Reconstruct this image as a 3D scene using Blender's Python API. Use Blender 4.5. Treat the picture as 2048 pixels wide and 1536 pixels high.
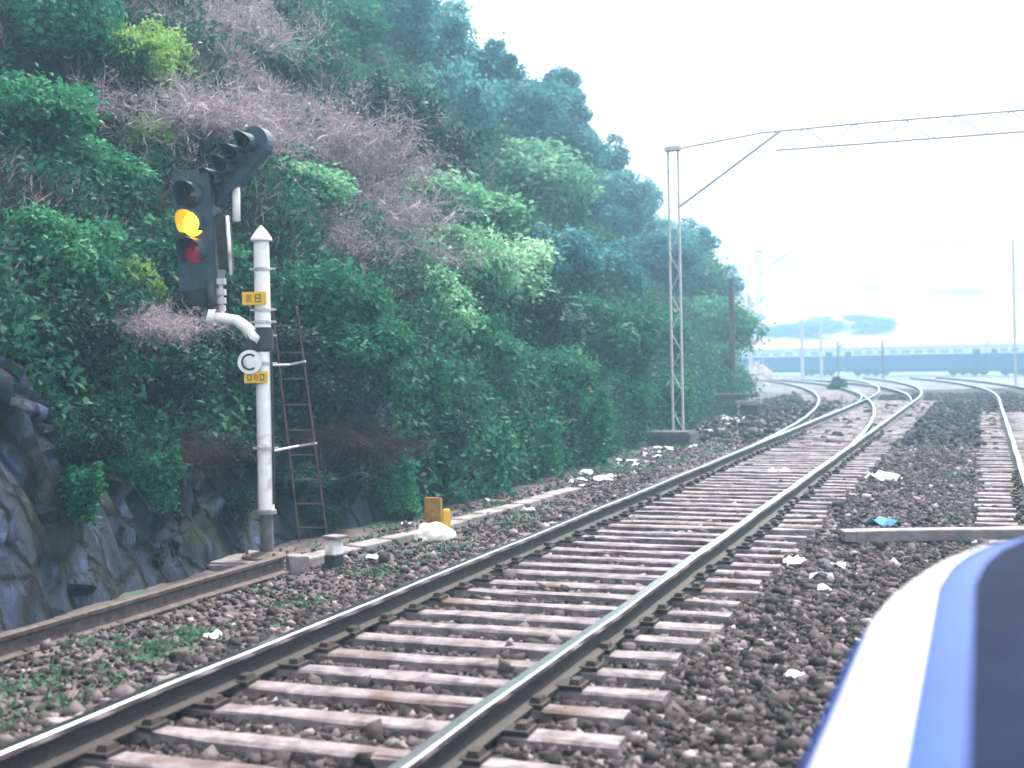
import bpy, bmesh, math, random
import numpy as np
from mathutils import Vector, Matrix, noise as mnoise

random.seed(7)
rng = np.random.default_rng(7)
PI = math.pi
for o in list(bpy.data.objects): bpy.data.objects.remove(o, do_unlink=True)
scn = bpy.context.scene
COL = scn.collection

# ------------------------------------------------------------------ camera
cam_d = bpy.data.cameras.new('camera'); cam = bpy.data.objects.new('camera', cam_d); COL.objects.link(cam)
cam.location = (0, 0, 1.85)
cam.rotation_euler = (math.radians(90), math.radians(1.1), 0)
cam_d.sensor_width = 36; cam_d.lens = 36*2500/2048
cam_d.shift_x = -(1042-1024)/2048; cam_d.shift_y = (720-768)/2048
cam_d.clip_start = 0.05; cam_d.clip_end = 4000
cam_d.dof.use_dof = True; cam_d.dof.focus_distance = 13; cam_d.dof.aperture_fstop = 1.8
scn.camera = cam

# ------------------------------------------------------------------ sky, sun, exposure
SUN_ELEV, SUN_AZ = math.radians(58), math.radians(38)     # azimuth clockwise from +Y: ahead and to the right
w = bpy.data.worlds.new('World'); scn.world = w; w.use_nodes = True
nt = w.node_tree; nt.nodes.clear()
wo = nt.nodes.new('ShaderNodeOutputWorld'); bg = nt.nodes.new('ShaderNodeBackground')
sky = nt.nodes.new('ShaderNodeTexSky'); sky.sky_type = 'NISHITA'; sky.sun_disc = False
sky.sun_elevation = SUN_ELEV; sky.sun_rotation = SUN_AZ
sky.air_density = 1.0; sky.dust_density = 7.0; sky.ozone_density = 1.0
mix = nt.nodes.new('ShaderNodeMix'); mix.data_type = 'RGBA'
mix.inputs[0].default_value = 0.72
mix.inputs[7].default_value = (9.2, 8.9, 8.6, 1)            # even overcast veil over the sky
nt.links.new(sky.outputs[0], mix.inputs[6]); nt.links.new(mix.outputs[2], bg.inputs[0])
bg.inputs[1].default_value = 0.14
nt.links.new(bg.outputs[0], wo.inputs[0])
sun_d = bpy.data.lights.new('sun', 'SUN'); sun = bpy.data.objects.new('sun', sun_d); COL.objects.link(sun)
sun_d.energy = 4.2; sun_d.angle = math.radians(9); sun_d.color = (1, .95, .86)
sdir = Vector((math.sin(SUN_AZ)*math.cos(SUN_ELEV), math.cos(SUN_AZ)*math.cos(SUN_ELEV), math.sin(SUN_ELEV)))
sun.rotation_euler = sdir.to_track_quat('Z', 'Y').to_euler()
scn.view_settings.view_transform = 'Standard'; scn.view_settings.look = 'None'
scn.view_settings.exposure = 1.4; scn.view_settings.gamma = 1; scn.view_settings.use_curve_mapping = False
scn.render.engine = 'CYCLES'
cy = scn.cycles
cy.use_denoising = True; cy.max_bounces = 5; cy.diffuse_bounces = 2; cy.glossy_bounces = 2; cy.transmission_bounces = 3
cy.volume_bounces = 0; cy.filter_width = 1.7; cy.transparent_max_bounces = 8; cy.use_adaptive_sampling = True; cy.adaptive_threshold = .03
try: cy.volume_step_rate = 4
except Exception: pass

# ------------------------------------------------------------------ materials
def _bsdf(name):
    m = bpy.data.materials.new(name); m.use_nodes = True
    return m, m.node_tree, m.node_tree.nodes['Principled BSDF']
def pm(name, c1, c2=None, scale=8, rough=.7, bump=.3, metal=0, lo=.35, hi=.65, spec=.4, c3=None, scale3=1.5, th3=(.55,.65), dist=.02):
    m, nt, b = _bsdf(name)
    b.inputs['Roughness'].default_value = rough; b.inputs['Metallic'].default_value = metal
    b.inputs['Specular IOR Level'].default_value = spec
    c2 = c2 or tuple(x*.75 for x in c1)
    tc = nt.nodes.new('ShaderNodeTexCoord')
    n = nt.nodes.new('ShaderNodeTexNoise'); n.inputs['Scale'].default_value = scale; n.inputs['Detail'].default_value = 6; n.inputs['Roughness'].default_value = .65
    oi = nt.nodes.new('ShaderNodeObjectInfo'); va = nt.nodes.new('ShaderNodeVectorMath'); va.operation = 'ADD'   # copies of one mesh get their own stains
    nt.links.new(tc.outputs['Object'], va.inputs[0]); nt.links.new(oi.outputs['Location'], va.inputs[1])
    nt.links.new(va.outputs[0], n.inputs['Vector'])
    r = nt.nodes.new('ShaderNodeValToRGB'); r.color_ramp.elements[0].position = lo; r.color_ramp.elements[1].position = hi
    r.color_ramp.elements[0].color = (*c1, 1); r.color_ramp.elements[1].color = (*c2, 1)
    nt.links.new(n.outputs['Fac'], r.inputs['Fac'])
    out = r.outputs['Color']
    if c3:
        n3 = nt.nodes.new('ShaderNodeTexNoise'); n3.inputs['Scale'].default_value = scale3; n3.inputs['Detail'].default_value = 5
        nt.links.new(va.outputs[0], n3.inputs['Vector'])
        r3 = nt.nodes.new('ShaderNodeValToRGB'); r3.color_ramp.elements[0].position = th3[0]; r3.color_ramp.elements[1].position = th3[1]
        r3.color_ramp.elements[0].color = (0,0,0,1); r3.color_ramp.elements[1].color = (1,1,1,1)
        nt.links.new(n3.outputs['Fac'], r3.inputs['Fac'])
        mx = nt.nodes.new('ShaderNodeMix'); mx.data_type = 'RGBA'; mx.inputs[7].default_value = (*c3, 1)
        nt.links.new(r3.outputs['Color'], mx.inputs[0]); nt.links.new(out, mx.inputs[6]); out = mx.outputs[2]
    nt.links.new(out, b.inputs['Base Color'])
    if bump:
        bp = nt.nodes.new('ShaderNodeBump'); bp.inputs['Strength'].default_value = bump; bp.inputs['Distance'].default_value = dist
        nt.links.new(n.outputs['Fac'], bp.inputs['Height']); nt.links.new(bp.outputs['Normal'], b.inputs['Normal'])
    return m
def leafm(name, stops, transl=.42, rough=.6, spec=.15, varia=.35):
    """leaf colour: each leaf's own tint, shifted a little from plant to plant"""
    m, nt, b = _bsdf(name)
    at = nt.nodes.new('ShaderNodeAttribute'); at.attribute_name = 'tint'
    oi = nt.nodes.new('ShaderNodeObjectInfo')
    ma = nt.nodes.new('ShaderNodeMath'); ma.operation = 'MULTIPLY_ADD'
    nt.links.new(oi.outputs['Random'], ma.inputs[0]); ma.inputs[1].default_value = varia
    sc = nt.nodes.new('ShaderNodeMath'); sc.operation = 'MULTIPLY'; sc.inputs[1].default_value = 1-varia
    nt.links.new(at.outputs['Fac'], sc.inputs[0]); nt.links.new(sc.outputs[0], ma.inputs[2])
    r = nt.nodes.new('ShaderNodeValToRGB'); cr = r.color_ramp
    cr.elements[0].position = stops[0][0]; cr.elements[0].color = (*stops[0][1], 1)
    cr.elements[1].position = stops[-1][0]; cr.elements[1].color = (*stops[-1][1], 1)
    for p, c in stops[1:-1]:
        e = cr.elements.new(p); e.color = (*c, 1)
    nt.links.new(ma.outputs[0], r.inputs['Fac']); nt.links.new(r.outputs[0], b.inputs['Base Color'])
    b.inputs['Roughness'].default_value = rough; b.inputs['Specular IOR Level'].default_value = spec
    if transl:
        t = nt.nodes.new('ShaderNodeBsdfTranslucent'); nt.links.new(r.outputs[0], t.inputs[0])
        mx = nt.nodes.new('ShaderNodeMixShader'); mx.inputs[0].default_value = transl
        nt.links.new(b.outputs[0], mx.inputs[1]); nt.links.new(t.outputs[0], mx.inputs[2])
        nt.links.new(mx.outputs[0], nt.nodes['Material Output'].inputs['Surface'])
    return m
def emit(name, col, strength):
    m, nt, b = _bsdf(name); b.inputs['Base Color'].default_value = (*col, 1)
    b.inputs['Emission Color'].default_value = (*col, 1); b.inputs['Emission Strength'].default_value = strength
    return m
M = {}
M['ground']  = pm('earth', (.016,.013,.015), (.040,.032,.036), 3.2, .95, .5, c3=(.045,.075,.05), scale3=.55, th3=(.56,.68), spec=.15)
M['verge']   = pm('verge_dirt', (.055,.042,.044), (.125,.097,.104), 6, .95, .6, c3=(.035,.085,.055), scale3=1.1, th3=(.56,.64), spec=.15)
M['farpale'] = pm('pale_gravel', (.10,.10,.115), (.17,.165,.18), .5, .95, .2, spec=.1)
M['stone']   = leafm('ballast_stone', [(0,(.008,.0065,.007)),(.4,(.026,.020,.021)),(.75,(.064,.050,.053)),(.95,(.12,.097,.104)),(1,(.28,.24,.25))], 0, .85, .25, 0)
M['sleeper'] = pm('weathered_sleeper', (.065,.052,.058), (.23,.195,.215), 7, .7, .6, c3=(.075,.036,.027), scale3=2.0, th3=(.55,.70), spec=.35)
M['railside']= pm('rusty_rail', (.007,.006,.006), (.022,.014,.012), 14, .65, .4, spec=.4)
M['railtop'] = pm('polished_rail_head', (.50,.51,.53), (.62,.62,.63), 20, .2, .02, metal=1.0)
M['oldrail'] = pm('old_rail_rust', (.03,.021,.02), (.09,.066,.062), 12, .7, .4)
M['chair']   = pm('dark_iron', (.010,.008,.008), (.03,.02,.017), 20, .75, .3)
M['concrete']= pm('old_concrete', (.14,.122,.13), (.25,.22,.23), 7, .9, .5, c3=(.12,.11,.11), scale3=3, th3=(.55,.7))
M['darkconc']= pm('stained_concrete', (.035,.04,.042), (.075,.08,.08), 6, .9, .5)
def rockm():
    m, nt, b = _bsdf('craggy_rock'); L = nt.links.new; nn = nt.nodes.new
    b.inputs['Roughness'].default_value = .8; b.inputs['Specular IOR Level'].default_value = .3
    tc = nn('ShaderNodeTexCoord'); mp = nn('ShaderNodeMapping'); L(tc.outputs['Object'], mp.inputs[0])
    mp.inputs['Scale'].default_value = (1,1,.6); mp.inputs['Rotation'].default_value = (.3,.2,.5)
    n1 = nn('ShaderNodeTexNoise'); n1.inputs['Scale'].default_value = 4.5; n1.inputs['Detail'].default_value = 9; n1.inputs['Roughness'].default_value = .72; n1.inputs['Distortion'].default_value = .6
    L(mp.outputs[0], n1.inputs['Vector'])
    wv = nn('ShaderNodeMix'); wv.data_type = 'VECTOR'; wv.inputs[0].default_value = .12; L(mp.outputs[0], wv.inputs[4]); L(n1.outputs['Color'], wv.inputs[5])
    vo = nn('ShaderNodeTexVoronoi'); vo.feature = 'DISTANCE_TO_EDGE'; vo.inputs['Scale'].default_value = 3.6; L(wv.outputs[1], vo.inputs['Vector'])
    cr = nn('ShaderNodeValToRGB'); cr.color_ramp.elements[0].position = 0; cr.color_ramp.elements[1].position = .10
    L(vo.outputs['Distance'], cr.inputs[0])
    r1 = nn('ShaderNodeValToRGB'); e = r1.color_ramp.elements; e[0].position = .38; e[0].color = (.004,.006,.012,1); e[1].position = .72; e[1].color = (.075,.11,.23,1)  # blue cast of the skylight is put into the rock tones
    k = e.new(.55); k.color = (.018,.027,.06,1); L(n1.outputs['Fac'], r1.inputs[0])
    mx = nn('ShaderNodeMix'); mx.data_type = 'RGBA'; mx.blend_type = 'MULTIPLY'; mx.inputs[0].default_value = .85; L(r1.outputs[0], mx.inputs[6]); L(cr.outputs[0], mx.inputs[7])
    n2 = nn('ShaderNodeTexNoise'); n2.inputs['Scale'].default_value = 1.7; n2.inputs['Detail'].default_value = 6; L(tc.outputs['Object'], n2.inputs['Vector'])
    r2 = nn('ShaderNodeValToRGB'); r2.color_ramp.elements[0].position = .52; r2.color_ramp.elements[1].position = .62; L(n2.outputs['Fac'], r2.inputs[0])
    m2 = nn('ShaderNodeMix'); m2.data_type = 'RGBA'; m2.inputs[7].default_value = (.010,.016,.010,1); L(r2.outputs[0], m2.inputs[0]); L(mx.outputs[2], m2.inputs[6]); L(m2.outputs[2], b.inputs['Base Color'])
    ad = nn('ShaderNodeMath'); ad.operation = 'ADD'; L(n1.outputs['Fac'], ad.inputs[0]); L(cr.outputs[0], ad.inputs[1])
    bp = nn('ShaderNodeBump'); bp.inputs['Strength'].default_value = 1.0; bp.inputs['Distance'].default_value = .09; L(ad.outputs[0], bp.inputs['Height']); L(bp.outputs[0], b.inputs['Normal'])
    return m
M['rock'] = rockm()
M['earthbank']=pm('bank_soil', (.008,.008,.007), (.026,.022,.019), 4, .95, .8, dist=.05, spec=.1)
M['white']   = pm('white_paint', (.80,.79,.80), (.68,.67,.69), 7, .5, .08, c3=(.42,.35,.30), scale3=6, th3=(.57,.72))
M['silver']  = pm('silver_paint', (.46,.44,.46), (.34,.32,.34), 8, .5, .1)
M['black']   = pm('black_paint', (.012,.015,.02), (.03,.036,.045), 10, .55, .1)
M['signalgrey']=pm('faded_black_paint', (.02,.04,.06), (.045,.08,.11), 8, .6, .1)
M['hoodin']  = pm('hood_inside', (.008,.008,.01), (.014,.014,.016), 10, .8, 0)
M['pipe']    = pm('dark_pipe', (.05,.05,.055), (.11,.10,.10), 12, .7, .2)
M['yellow']  = pm('yellow_plate', (.72,.44,.02), (.62,.36,.015), 9, .55, .1)
M['ochre']   = pm('ochre_paint', (.34,.19,.025), (.16,.09,.03), 16, .8, .2, lo=.3, hi=.7)
M['orange']  = pm('orange_mark', (.45,.20,.01), (.40,.17,.01), 9, .6, .0)
M['ink']     = pm('dark_ink', (.06,.05,.02), (.10,.07,.02), 30, .7, 0)
M['lensdark']= pm('unlit_lens', (.03,.02,.02), (.05,.03,.03), 10, .15, 0, spec=.6)
M['lensred'] = pm('red_lens', (.45,.02,.03), (.5,.03,.05), 10, .2, 0, spec=.6)
M['lamp']    = emit('lit_yellow_lens', (1.0,.50,.006), 9.0)
M['rust']    = pm('rusty_steel', (.05,.036,.034), (.11,.075,.066), 8, .8, .3)
M['trunk']   = pm('bark', (.07,.055,.045), (.14,.11,.09), 10, .9, .6)
M['litter']  = pm('white_litter', (.80,.80,.82), (.62,.62,.64), 6, .7, .3)
M['bluelit'] = pm('blue_plastic', (.06,.22,.42), (.10,.30,.5), 6, .4, .1)
M['sack']    = pm('white_sack', (.82,.80,.76), (.72,.70,.66), 9, .85, .5)
M['coachblue']=pm('coach_blue', (.002,.020,.12), (.003,.028,.15), 1.2, .4, 0)
M['coachpale']=pm('coach_pale_band', (.55,.56,.62), (.48,.50,.56), 1.2, .5, 0)
M['coachroof']=pm('coach_roof', (.30,.29,.34), (.40,.39,.43), 1.2, .7, 0)
M['under']   = pm('underframe', (.003,.005,.012), (.006,.009,.02), 3, .8, 0)
M['glass']   = pm('coach_glass', (.22,.24,.30), (.26,.28,.34), 2, .15, 0, spec=.6)
M['locoblue']= pm('loco_blue_paint', (.004,.035,.20), (.006,.045,.25), 3, .5, .0, spec=.25)
M['locohighlight']=pm('loco_white_highlight', (.80,.81,.84), (.70,.71,.74), 5, .3, .02, spec=.5, c3=(.48,.46,.45), scale3=7, th3=(.60,.78))  # white that stands for the sky's highlight on the nose
M['locoblack']=pm('loco_black_top', (.006,.010,.028), (.010,.015,.036), 6, .9, .05, spec=.05)
M['farhill'] = pm('cream_hillside', (.30,.215,.14), (.23,.165,.11), .035, .95, 0, c3=(.11,.13,.085), scale3=.06, th3=(.60,.70), spec=.05)
M['mound']   = pm('pale_rubble', (.16,.14,.155), (.26,.23,.25), 3, .95, .6, dist=.1)
G3 = lambda a,b,c: [(0,a),(.5,b),(1,c)]
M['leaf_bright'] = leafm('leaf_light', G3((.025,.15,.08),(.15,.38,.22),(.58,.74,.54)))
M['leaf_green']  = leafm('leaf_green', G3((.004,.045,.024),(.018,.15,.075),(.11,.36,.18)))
M['leaf_dark']   = leafm('leaf_dark', G3((.002,.014,.012),(.006,.042,.032),(.022,.10,.07)), .2)  # shade under the overhang is put into these dark leaves
M['leaf_hazy']   = leafm('leaf_haze_teal', G3((.008,.072,.088),(.036,.20,.215),(.21,.48,.46)))  # blue of the haze mixed into the leaf colour
M['leaf_olive']  = leafm('leaf_yellow_green', G3((.045,.13,.025),(.13,.29,.06),(.36,.50,.16)))
M['leaf_dry']    = leafm('dry_brush', G3((.10,.08,.085),(.31,.26,.28),(.54,.47,.50)), .15, .8, .1)
M['leaf_brown']  = leafm('dead_brown', G3((.018,.013,.011),(.05,.034,.028),(.13,.09,.075)), .15, .8, .1)
M['leaf_cover']  = leafm('ground_cover', [(0,(.002,.014,.010)),(.45,(.008,.055,.034)),(.8,(.028,.13,.075)),(1,(.09,.20,.11))])  # darkened so the gaps between bushes carry painted shade
M['leaf_straw']  = leafm('dry_grass', G3((.16,.13,.13),(.33,.275,.295),(.50,.43,.45)), .1, .9, .05)
M['grass']       = leafm('verge_grass', G3((.015,.06,.035),(.04,.14,.08),(.12,.24,.14)))

# ------------------------------------------------------------------ mesh helpers
class MB:
    def __init__(s): s.v, s.f, s.m = [], [], []
    def add(s, V, F, mi=0):
        k = len(s.v); s.v += [tuple(p) for p in V]; s.f += [tuple(i+k for i in q) for q in F]; s.m += [mi]*len(F); return s
    def box(s, c, size, R=None, mi=0, taper=1.0):
        x, y, z = [q/2 for q in size]; t = taper
        V = [Vector(p) for p in ((-x,-y,-z),(x,-y,-z),(x,y,-z),(-x,y,-z),(-x*t,-y*t,z),(x*t,-y*t,z),(x*t,y*t,z),(-x*t,y*t,z))]
        if R is not None: V = [R @ p for p in V]
        return s.add([p+Vector(c) for p in V], [(3,2,1,0),(4,5,6,7),(0,1,5,4),(1,2,6,5),(2,3,7,6),(3,0,4,7)], mi)
    def tube(s, pts, rad, n=10, mi=0, cap=True):
        pts = [Vector(p) for p in pts]; rs = rad if isinstance(rad, (list, tuple)) else [rad]*len(pts)
        V, F = [], []; up = None
        for i, p in enumerate(pts):
            d = (pts[min(i+1, len(pts)-1)]-pts[max(i-1, 0)]).normalized()
            if up is None: up = Vector((0,0,1)) if abs(d.z) < .9 else Vector((1,0,0))
            a = d.cross(up).normalized(); b = a.cross(d).normalized(); up = b
            for k in range(n):
                t = 2*PI*k/n; V.append(p+(a*math.cos(t)+b*math.sin(t))*rs[i])
        for i in range(len(pts)-1):
            for k in range(n):
                F.append((i*n+k, (i+1)*n+k, (i+1)*n+(k+1)%n, i*n+(k+1)%n))
        if cap: F += [tuple(range(n)), tuple(reversed(range((len(pts)-1)*n, len(pts)*n)))]
        return s.add(V, F, mi)
    def lathe(s, prof, c=(0,0,0), n=20, mi=0, R=None):
        V, F = [], []
        for r, z in prof:
            for k in range(n):
                p = Vector((r*math.cos(2*PI*k/n), r*math.sin(2*PI*k/n), z)); V.append((R @ p if R is not None else p)+Vector(c))
        for i in range(len(prof)-1):
            for k in range(n): F.append((i*n+k, i*n+(k+1)%n, (i+1)*n+(k+1)%n, (i+1)*n+k))
        return s.add(V, F, mi)
    def mesh(s, name, mats, smooth=False):
        me = bpy.data.meshes.new(name); me.from_pydata(s.v, [], s.f)
        for m in (mats if isinstance(mats, (list, tuple)) else [mats]): me.materials.append(M[m] if isinstance(m, str) else m)
        if any(s.m): me.polygons.foreach_set('material_index', s.m)
        if smooth: me.polygons.foreach_set('use_smooth', [True]*len(me.polygons))
        me.update(); return me
    def build(s, name, mats, parent=None, loc=None, bevel=0, smooth=False):
        me = s.mesh(name, mats, smooth)
        bm = bmesh.new(); bm.from_mesh(me); bmesh.ops.recalc_face_normals(bm, faces=bm.faces)
        if bevel:
            bmesh.ops.remove_doubles(bm, verts=bm.verts, dist=1e-5)
            bmesh.ops.bevel(bm, geom=[e for e in bm.edges if len(e.link_faces) == 2 and e.calc_face_angle(0) > .5], offset=bevel, segments=2, affect='EDGES', clamp_overlap=True)
        bm.to_mesh(me); bm.free()
        return link(name, me, parent, loc)
def link(name, me, parent=None, loc=None, rotz=0, scale=None):
    o = bpy.data.objects.new(name, me); COL.objects.link(o)
    if parent is not None: o.parent = parent
    if loc is not None: o.location = loc
    if rotz: o.rotation_euler.z = rotz
    if scale is not None: o.scale = scale if isinstance(scale, (tuple, list)) else (scale,)*3
    return o
def tag(o, label=None, cat=None, group=None, kind=None):
    if label: o['label'] = label
    if cat: o['category'] = cat
    if group: o['group'] = group
    if kind: o['kind'] = kind
    return o
def thing(name, label, cat, loc=(0,0,0), rotz=0, group=None):
    o = bpy.data.objects.new(name, None); COL.objects.link(o); o.location = loc; o.rotation_euler.z = rotz
    return tag(o, label, cat, group)
def fast_mesh(name, V, F4, mats, tint=None, mi=None):
    """quads or triangles straight from arrays"""
    me = bpy.data.meshes.new(name); k = F4.shape[1]
    me.vertices.add(len(V)); me.vertices.foreach_set('co', np.ascontiguousarray(V, np.float32).ravel())
    me.loops.add(F4.size); me.loops.foreach_set('vertex_index', np.ascontiguousarray(F4, np.int32).ravel())
    me.polygons.add(len(F4)); me.polygons.foreach_set('loop_start', np.arange(0, F4.size, k, dtype=np.int32))
    me.polygons.foreach_set('loop_total', np.full(len(F4), k, np.int32))
    for m in (mats if isinstance(mats, list) else [mats]): me.materials.append(M[m])
    if mi is not None: me.polygons.foreach_set('material_index', mi.astype(np.int32))
    if tint is not None:
        a = me.attributes.new('tint', 'FLOAT', 'FACE'); a.data.foreach_set('value', np.ascontiguousarray(tint, np.float32))
    me.update(calc_edges=True); return me
def unit(a): return a/np.maximum(np.linalg.norm(a, axis=-1, keepdims=True), 1e-9)
def leaves(C, A, Nn, L, W):
    """diamond leaves: centre, axis, normal, length, width"""
    A = unit(A); B = unit(np.cross(A, Nn)); Nn = np.cross(B, A)
    L = L[:,None]; W = W[:,None]
    V = np.stack([C-A*L*.5, C+B*W*.5+Nn*L*.05, C+A*L*.5-Nn*L*.12, C-B*W*.5+Nn*L*.05], 1).reshape(-1,3)
    return V, np.arange(len(C)*4).reshape(-1,4)

# ------------------------------------------------------------------ layout of the line
TH = math.atan(.3705)
D = np.array([math.sin(TH), math.cos(TH)]); N = np.array([math.cos(TH), -math.sin(TH)])   # along the line, and to its right
N_MAIN, N_NEXT, HALF = -3.185, 1.35, .885
def line_pt(n0, d, d0=47., R=170.):
    """straight to d0, then curving left; returns point, heading"""
    if d <= d0: return D*d + N*n0, D
    a = (d-d0)/R
    P = D*d0 + N*n0 + R*(math.sin(a)*D - (1-math.cos(a))*N)
    return P, math.cos(a)*D - math.sin(a)*N
def nd(X, Y): return X*N[0]+Y*N[1], X*D[0]+Y*D[1]
_lat = rng.random((256,256))
def vnoise(x, y):
    xi, yi = np.floor(x).astype(int), np.floor(y).astype(int); fx, fy = x-xi, y-yi
    fx, fy = fx*fx*(3-2*fx), fy*fy*(3-2*fy)
    g = lambda i, j: _lat[i % 256, j % 256]
    return (g(xi,yi)*(1-fx)+g(xi+1,yi)*fx)*(1-fy)+(g(xi,yi+1)*(1-fx)+g(xi+1,yi+1)*fx)*fy - .5
def fbm(x, y, o=4):
    return sum(vnoise(x*2**k+17*k, y*2**k+31*k)*.55**k for k in range(o))
def ground_z(X, Y):
    n, d = nd(X, Y)
    bed = lambda c: np.clip((1.75-np.abs(n-c))/.35, 0, 1)
    z = np.full_like(X, -.045)
    z = z + .055*np.clip((-4.15-n)/.5, 0, 1)*np.clip((60-d)/20, 0, 1)
    z = z - .005*np.clip((1.1-np.abs(n-N_MAIN))/.2, 0, 1) - .05*np.clip((1.0-np.abs(n-N_NEXT))/.15, 0, 1)
    z = z - np.interp(Y, [0,45,75,120,400,2000], [0,0,.15,.62,.8,.8])
    z = z - .11*np.exp(-(((X+2.62)/.42)**2+((Y-11.05)/.75)**2))*(n < -4.4)
    amp = np.clip(1-d/60, .15, 1)
    flat = np.where(np.abs(n-N_MAIN) < 1.5, .35, 1.0)
    return z + amp*flat*(.05*fbm(X*1.3, Y*1.3) + .035*fbm(X*6, Y*6, 3))

# ------------------------------------------------------------------ ground
gx = np.unique(np.r_[-1200,-600,-300,-150,-80,-50,-35,-25,-18,-13,np.arange(-10,-5,.4),np.arange(-5,6,.09),np.arange(6,24,.4),np.arange(24,60,3),80,120,200,400,800,1400])
gy = np.unique(np.r_[-300,-100,-40,-15,-5,np.arange(-2,4,.3),np.arange(4,20,.09),np.arange(20,40,.25),np.arange(40,150,1.5),170,200,260,340,450,600,900,1600,2500])
GX, GY = np.meshgrid(gx, gy); GZ = ground_z(GX, GY)
nx, ny = len(gx), len(gy)
I = np.arange(nx*ny).reshape(ny, nx)
F = np.stack([I[:-1,:-1], I[:-1,1:], I[1:,1:], I[1:,:-1]], -1).reshape(-1,4)
cX = ((GX[:-1,:-1]+GX[1:,1:])/2).ravel(); cY = ((GY[:-1,:-1]+GY[1:,1:])/2).ravel()
cn, cd = nd(cX, cY)
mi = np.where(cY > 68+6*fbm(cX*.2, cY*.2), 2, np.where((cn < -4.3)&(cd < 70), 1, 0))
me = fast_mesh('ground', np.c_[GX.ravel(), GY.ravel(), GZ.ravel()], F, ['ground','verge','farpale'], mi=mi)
me.polygons.foreach_set('use_smooth', [True]*len(me.polygons))
tag(link('ground', me), kind='structure')

# ------------------------------------------------------------------ hillside
# ---- hillside shape: a foot line beside the track and a height profile away from it
FOOT = np.array([(-9.5,-6),(-6.6,0.5),(-5.2,4),(-4.2,7),(-3.35,9.6),(-2.95,11.2),(-2.75,12.3),(-2.2,13.4),(-1.35,14.9),(-0.45,17.0),(1.2,22.0),(2.1,25),(3.6,30),(6.3,40),(9.2,52),(10.9,60),(11.3,66),(10.3,72),(7,77),(1,81),(-8,84),(-25,86),(-60,88)], float)
def _resample(P, step):
    seg = np.hypot(*np.diff(P, axis=0).T); S = np.r_[0, np.cumsum(seg)]
    s = np.arange(0, S[-1], step)
    Q = np.c_[np.interp(s, S, P[:,0]), np.interp(s, S, P[:,1])]
    k = np.ones(9)/9
    for _ in range(2):
        Qp = np.vstack([np.repeat(Q[:1],4,0), Q, np.repeat(Q[-1:],4,0)])
        Q = np.c_[np.convolve(Qp[:,0],k,'valid'), np.convolve(Qp[:,1],k,'valid')]
    return s, Q
FS, FP = _resample(FOOT, 0.25)
_t = np.gradient(FP, axis=0); _t /= np.linalg.norm(_t, axis=1)[:,None]
FN = np.c_[-_t[:,1], _t[:,0]]                     # left normal, into the hill
_sy = np.interp
def hill_cap(s):                                  # crest height along the foot line
    return np.interp(s, [0,16,46,58,66,74,82,92,110,160], [15,15,13.2,11.6,9.6,7.2,5.5,6,8,9])
def rock_h(s):                                    # height of the bare rock step
    return 1.45 + 0.35*np.sin(s*0.9) + 0.25*np.sin(s*2.3+1)
def hill_z(s, u):
    r = rock_h(s)*np.interp(s,[0,30,60,70,80],[1,1,.7,.35,.2])
    z = np.interp(np.minimum(u,.55), [0,.05,.3,.55], [0,.15,.8,1.0])*r - 0.1
    up = np.maximum(u-.55, 0)*1.3
    cap = np.maximum(hill_cap(s)-r, .5)
    z = z + cap*(1-np.exp(-(up/cap)**3.5))**(1/3.5)
    return np.where(u < 0, -0.1, z)

def hill_xyz(s, u, rough=1.0):
    x = np.interp(s, FS, FP[:,0]); y = np.interp(s, FS, FP[:,1])
    nx_ = np.interp(s, FS, FN[:,0]); ny_ = np.interp(s, FS, FN[:,1])
    k = np.clip(u/.3, 0, 1)*rough
    uu = u + k*(.35*fbm(s*.9+5, u*1.1+9) + .12*fbm(s*3.1, u*3.3))*np.clip(.4+u*.4, .4, 1.6)
    z = hill_z(s, np.maximum(u, 0)) + k*(.5*fbm(s*.55, u*.55+40)+.15*fbm(s*2.2+7, u*2.2))*np.clip(.3+u*.5, .3, 1.8)
    crag = np.clip(1.3-u, 0, 1)*k*(np.abs(fbm(s*2.6+11, z*2.9+3, 5))*.8 + .3*np.abs(fbm(s*6, z*7+5, 4)))
    uu = uu + crag
    return np.stack([x+nx_*uu, y+ny_*uu, z], -1)
hs = np.unique(np.r_[np.arange(4, 25, .08), np.arange(25, 40, .16), np.arange(40, 100, .4), np.arange(100, FS[-1]-1, 2)])
hu = np.unique(np.r_[-.3,0,.04,np.arange(.08,1.2,.05),np.arange(1.2,4,.22),np.arange(4,14,.6),np.arange(14,40,3)])
S_, U_ = np.meshgrid(hs, hu)
P = hill_xyz(S_, U_); P[0,:,2] = -.5
I = np.arange(S_.size).reshape(S_.shape)
F = np.stack([I[:-1,:-1], I[:-1,1:], I[1:,1:], I[1:,:-1]], -1).reshape(-1,4)
sc_, uc_ = S_[:-1,:-1].ravel(), U_[:-1,:-1].ravel()
rocky = (uc_ < 1.0+.4*fbm(sc_*1.5, uc_*2))&((sc_ < 24)|(fbm(sc_*.8+3, uc_*.8+1) > -.1))&(sc_ < 60)
me = fast_mesh('hillside', P.reshape(-1,3), F, ['earthbank','rock'], mi=rocky.astype(int))
hillside = tag(link('hillside', me), kind='structure')

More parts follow.
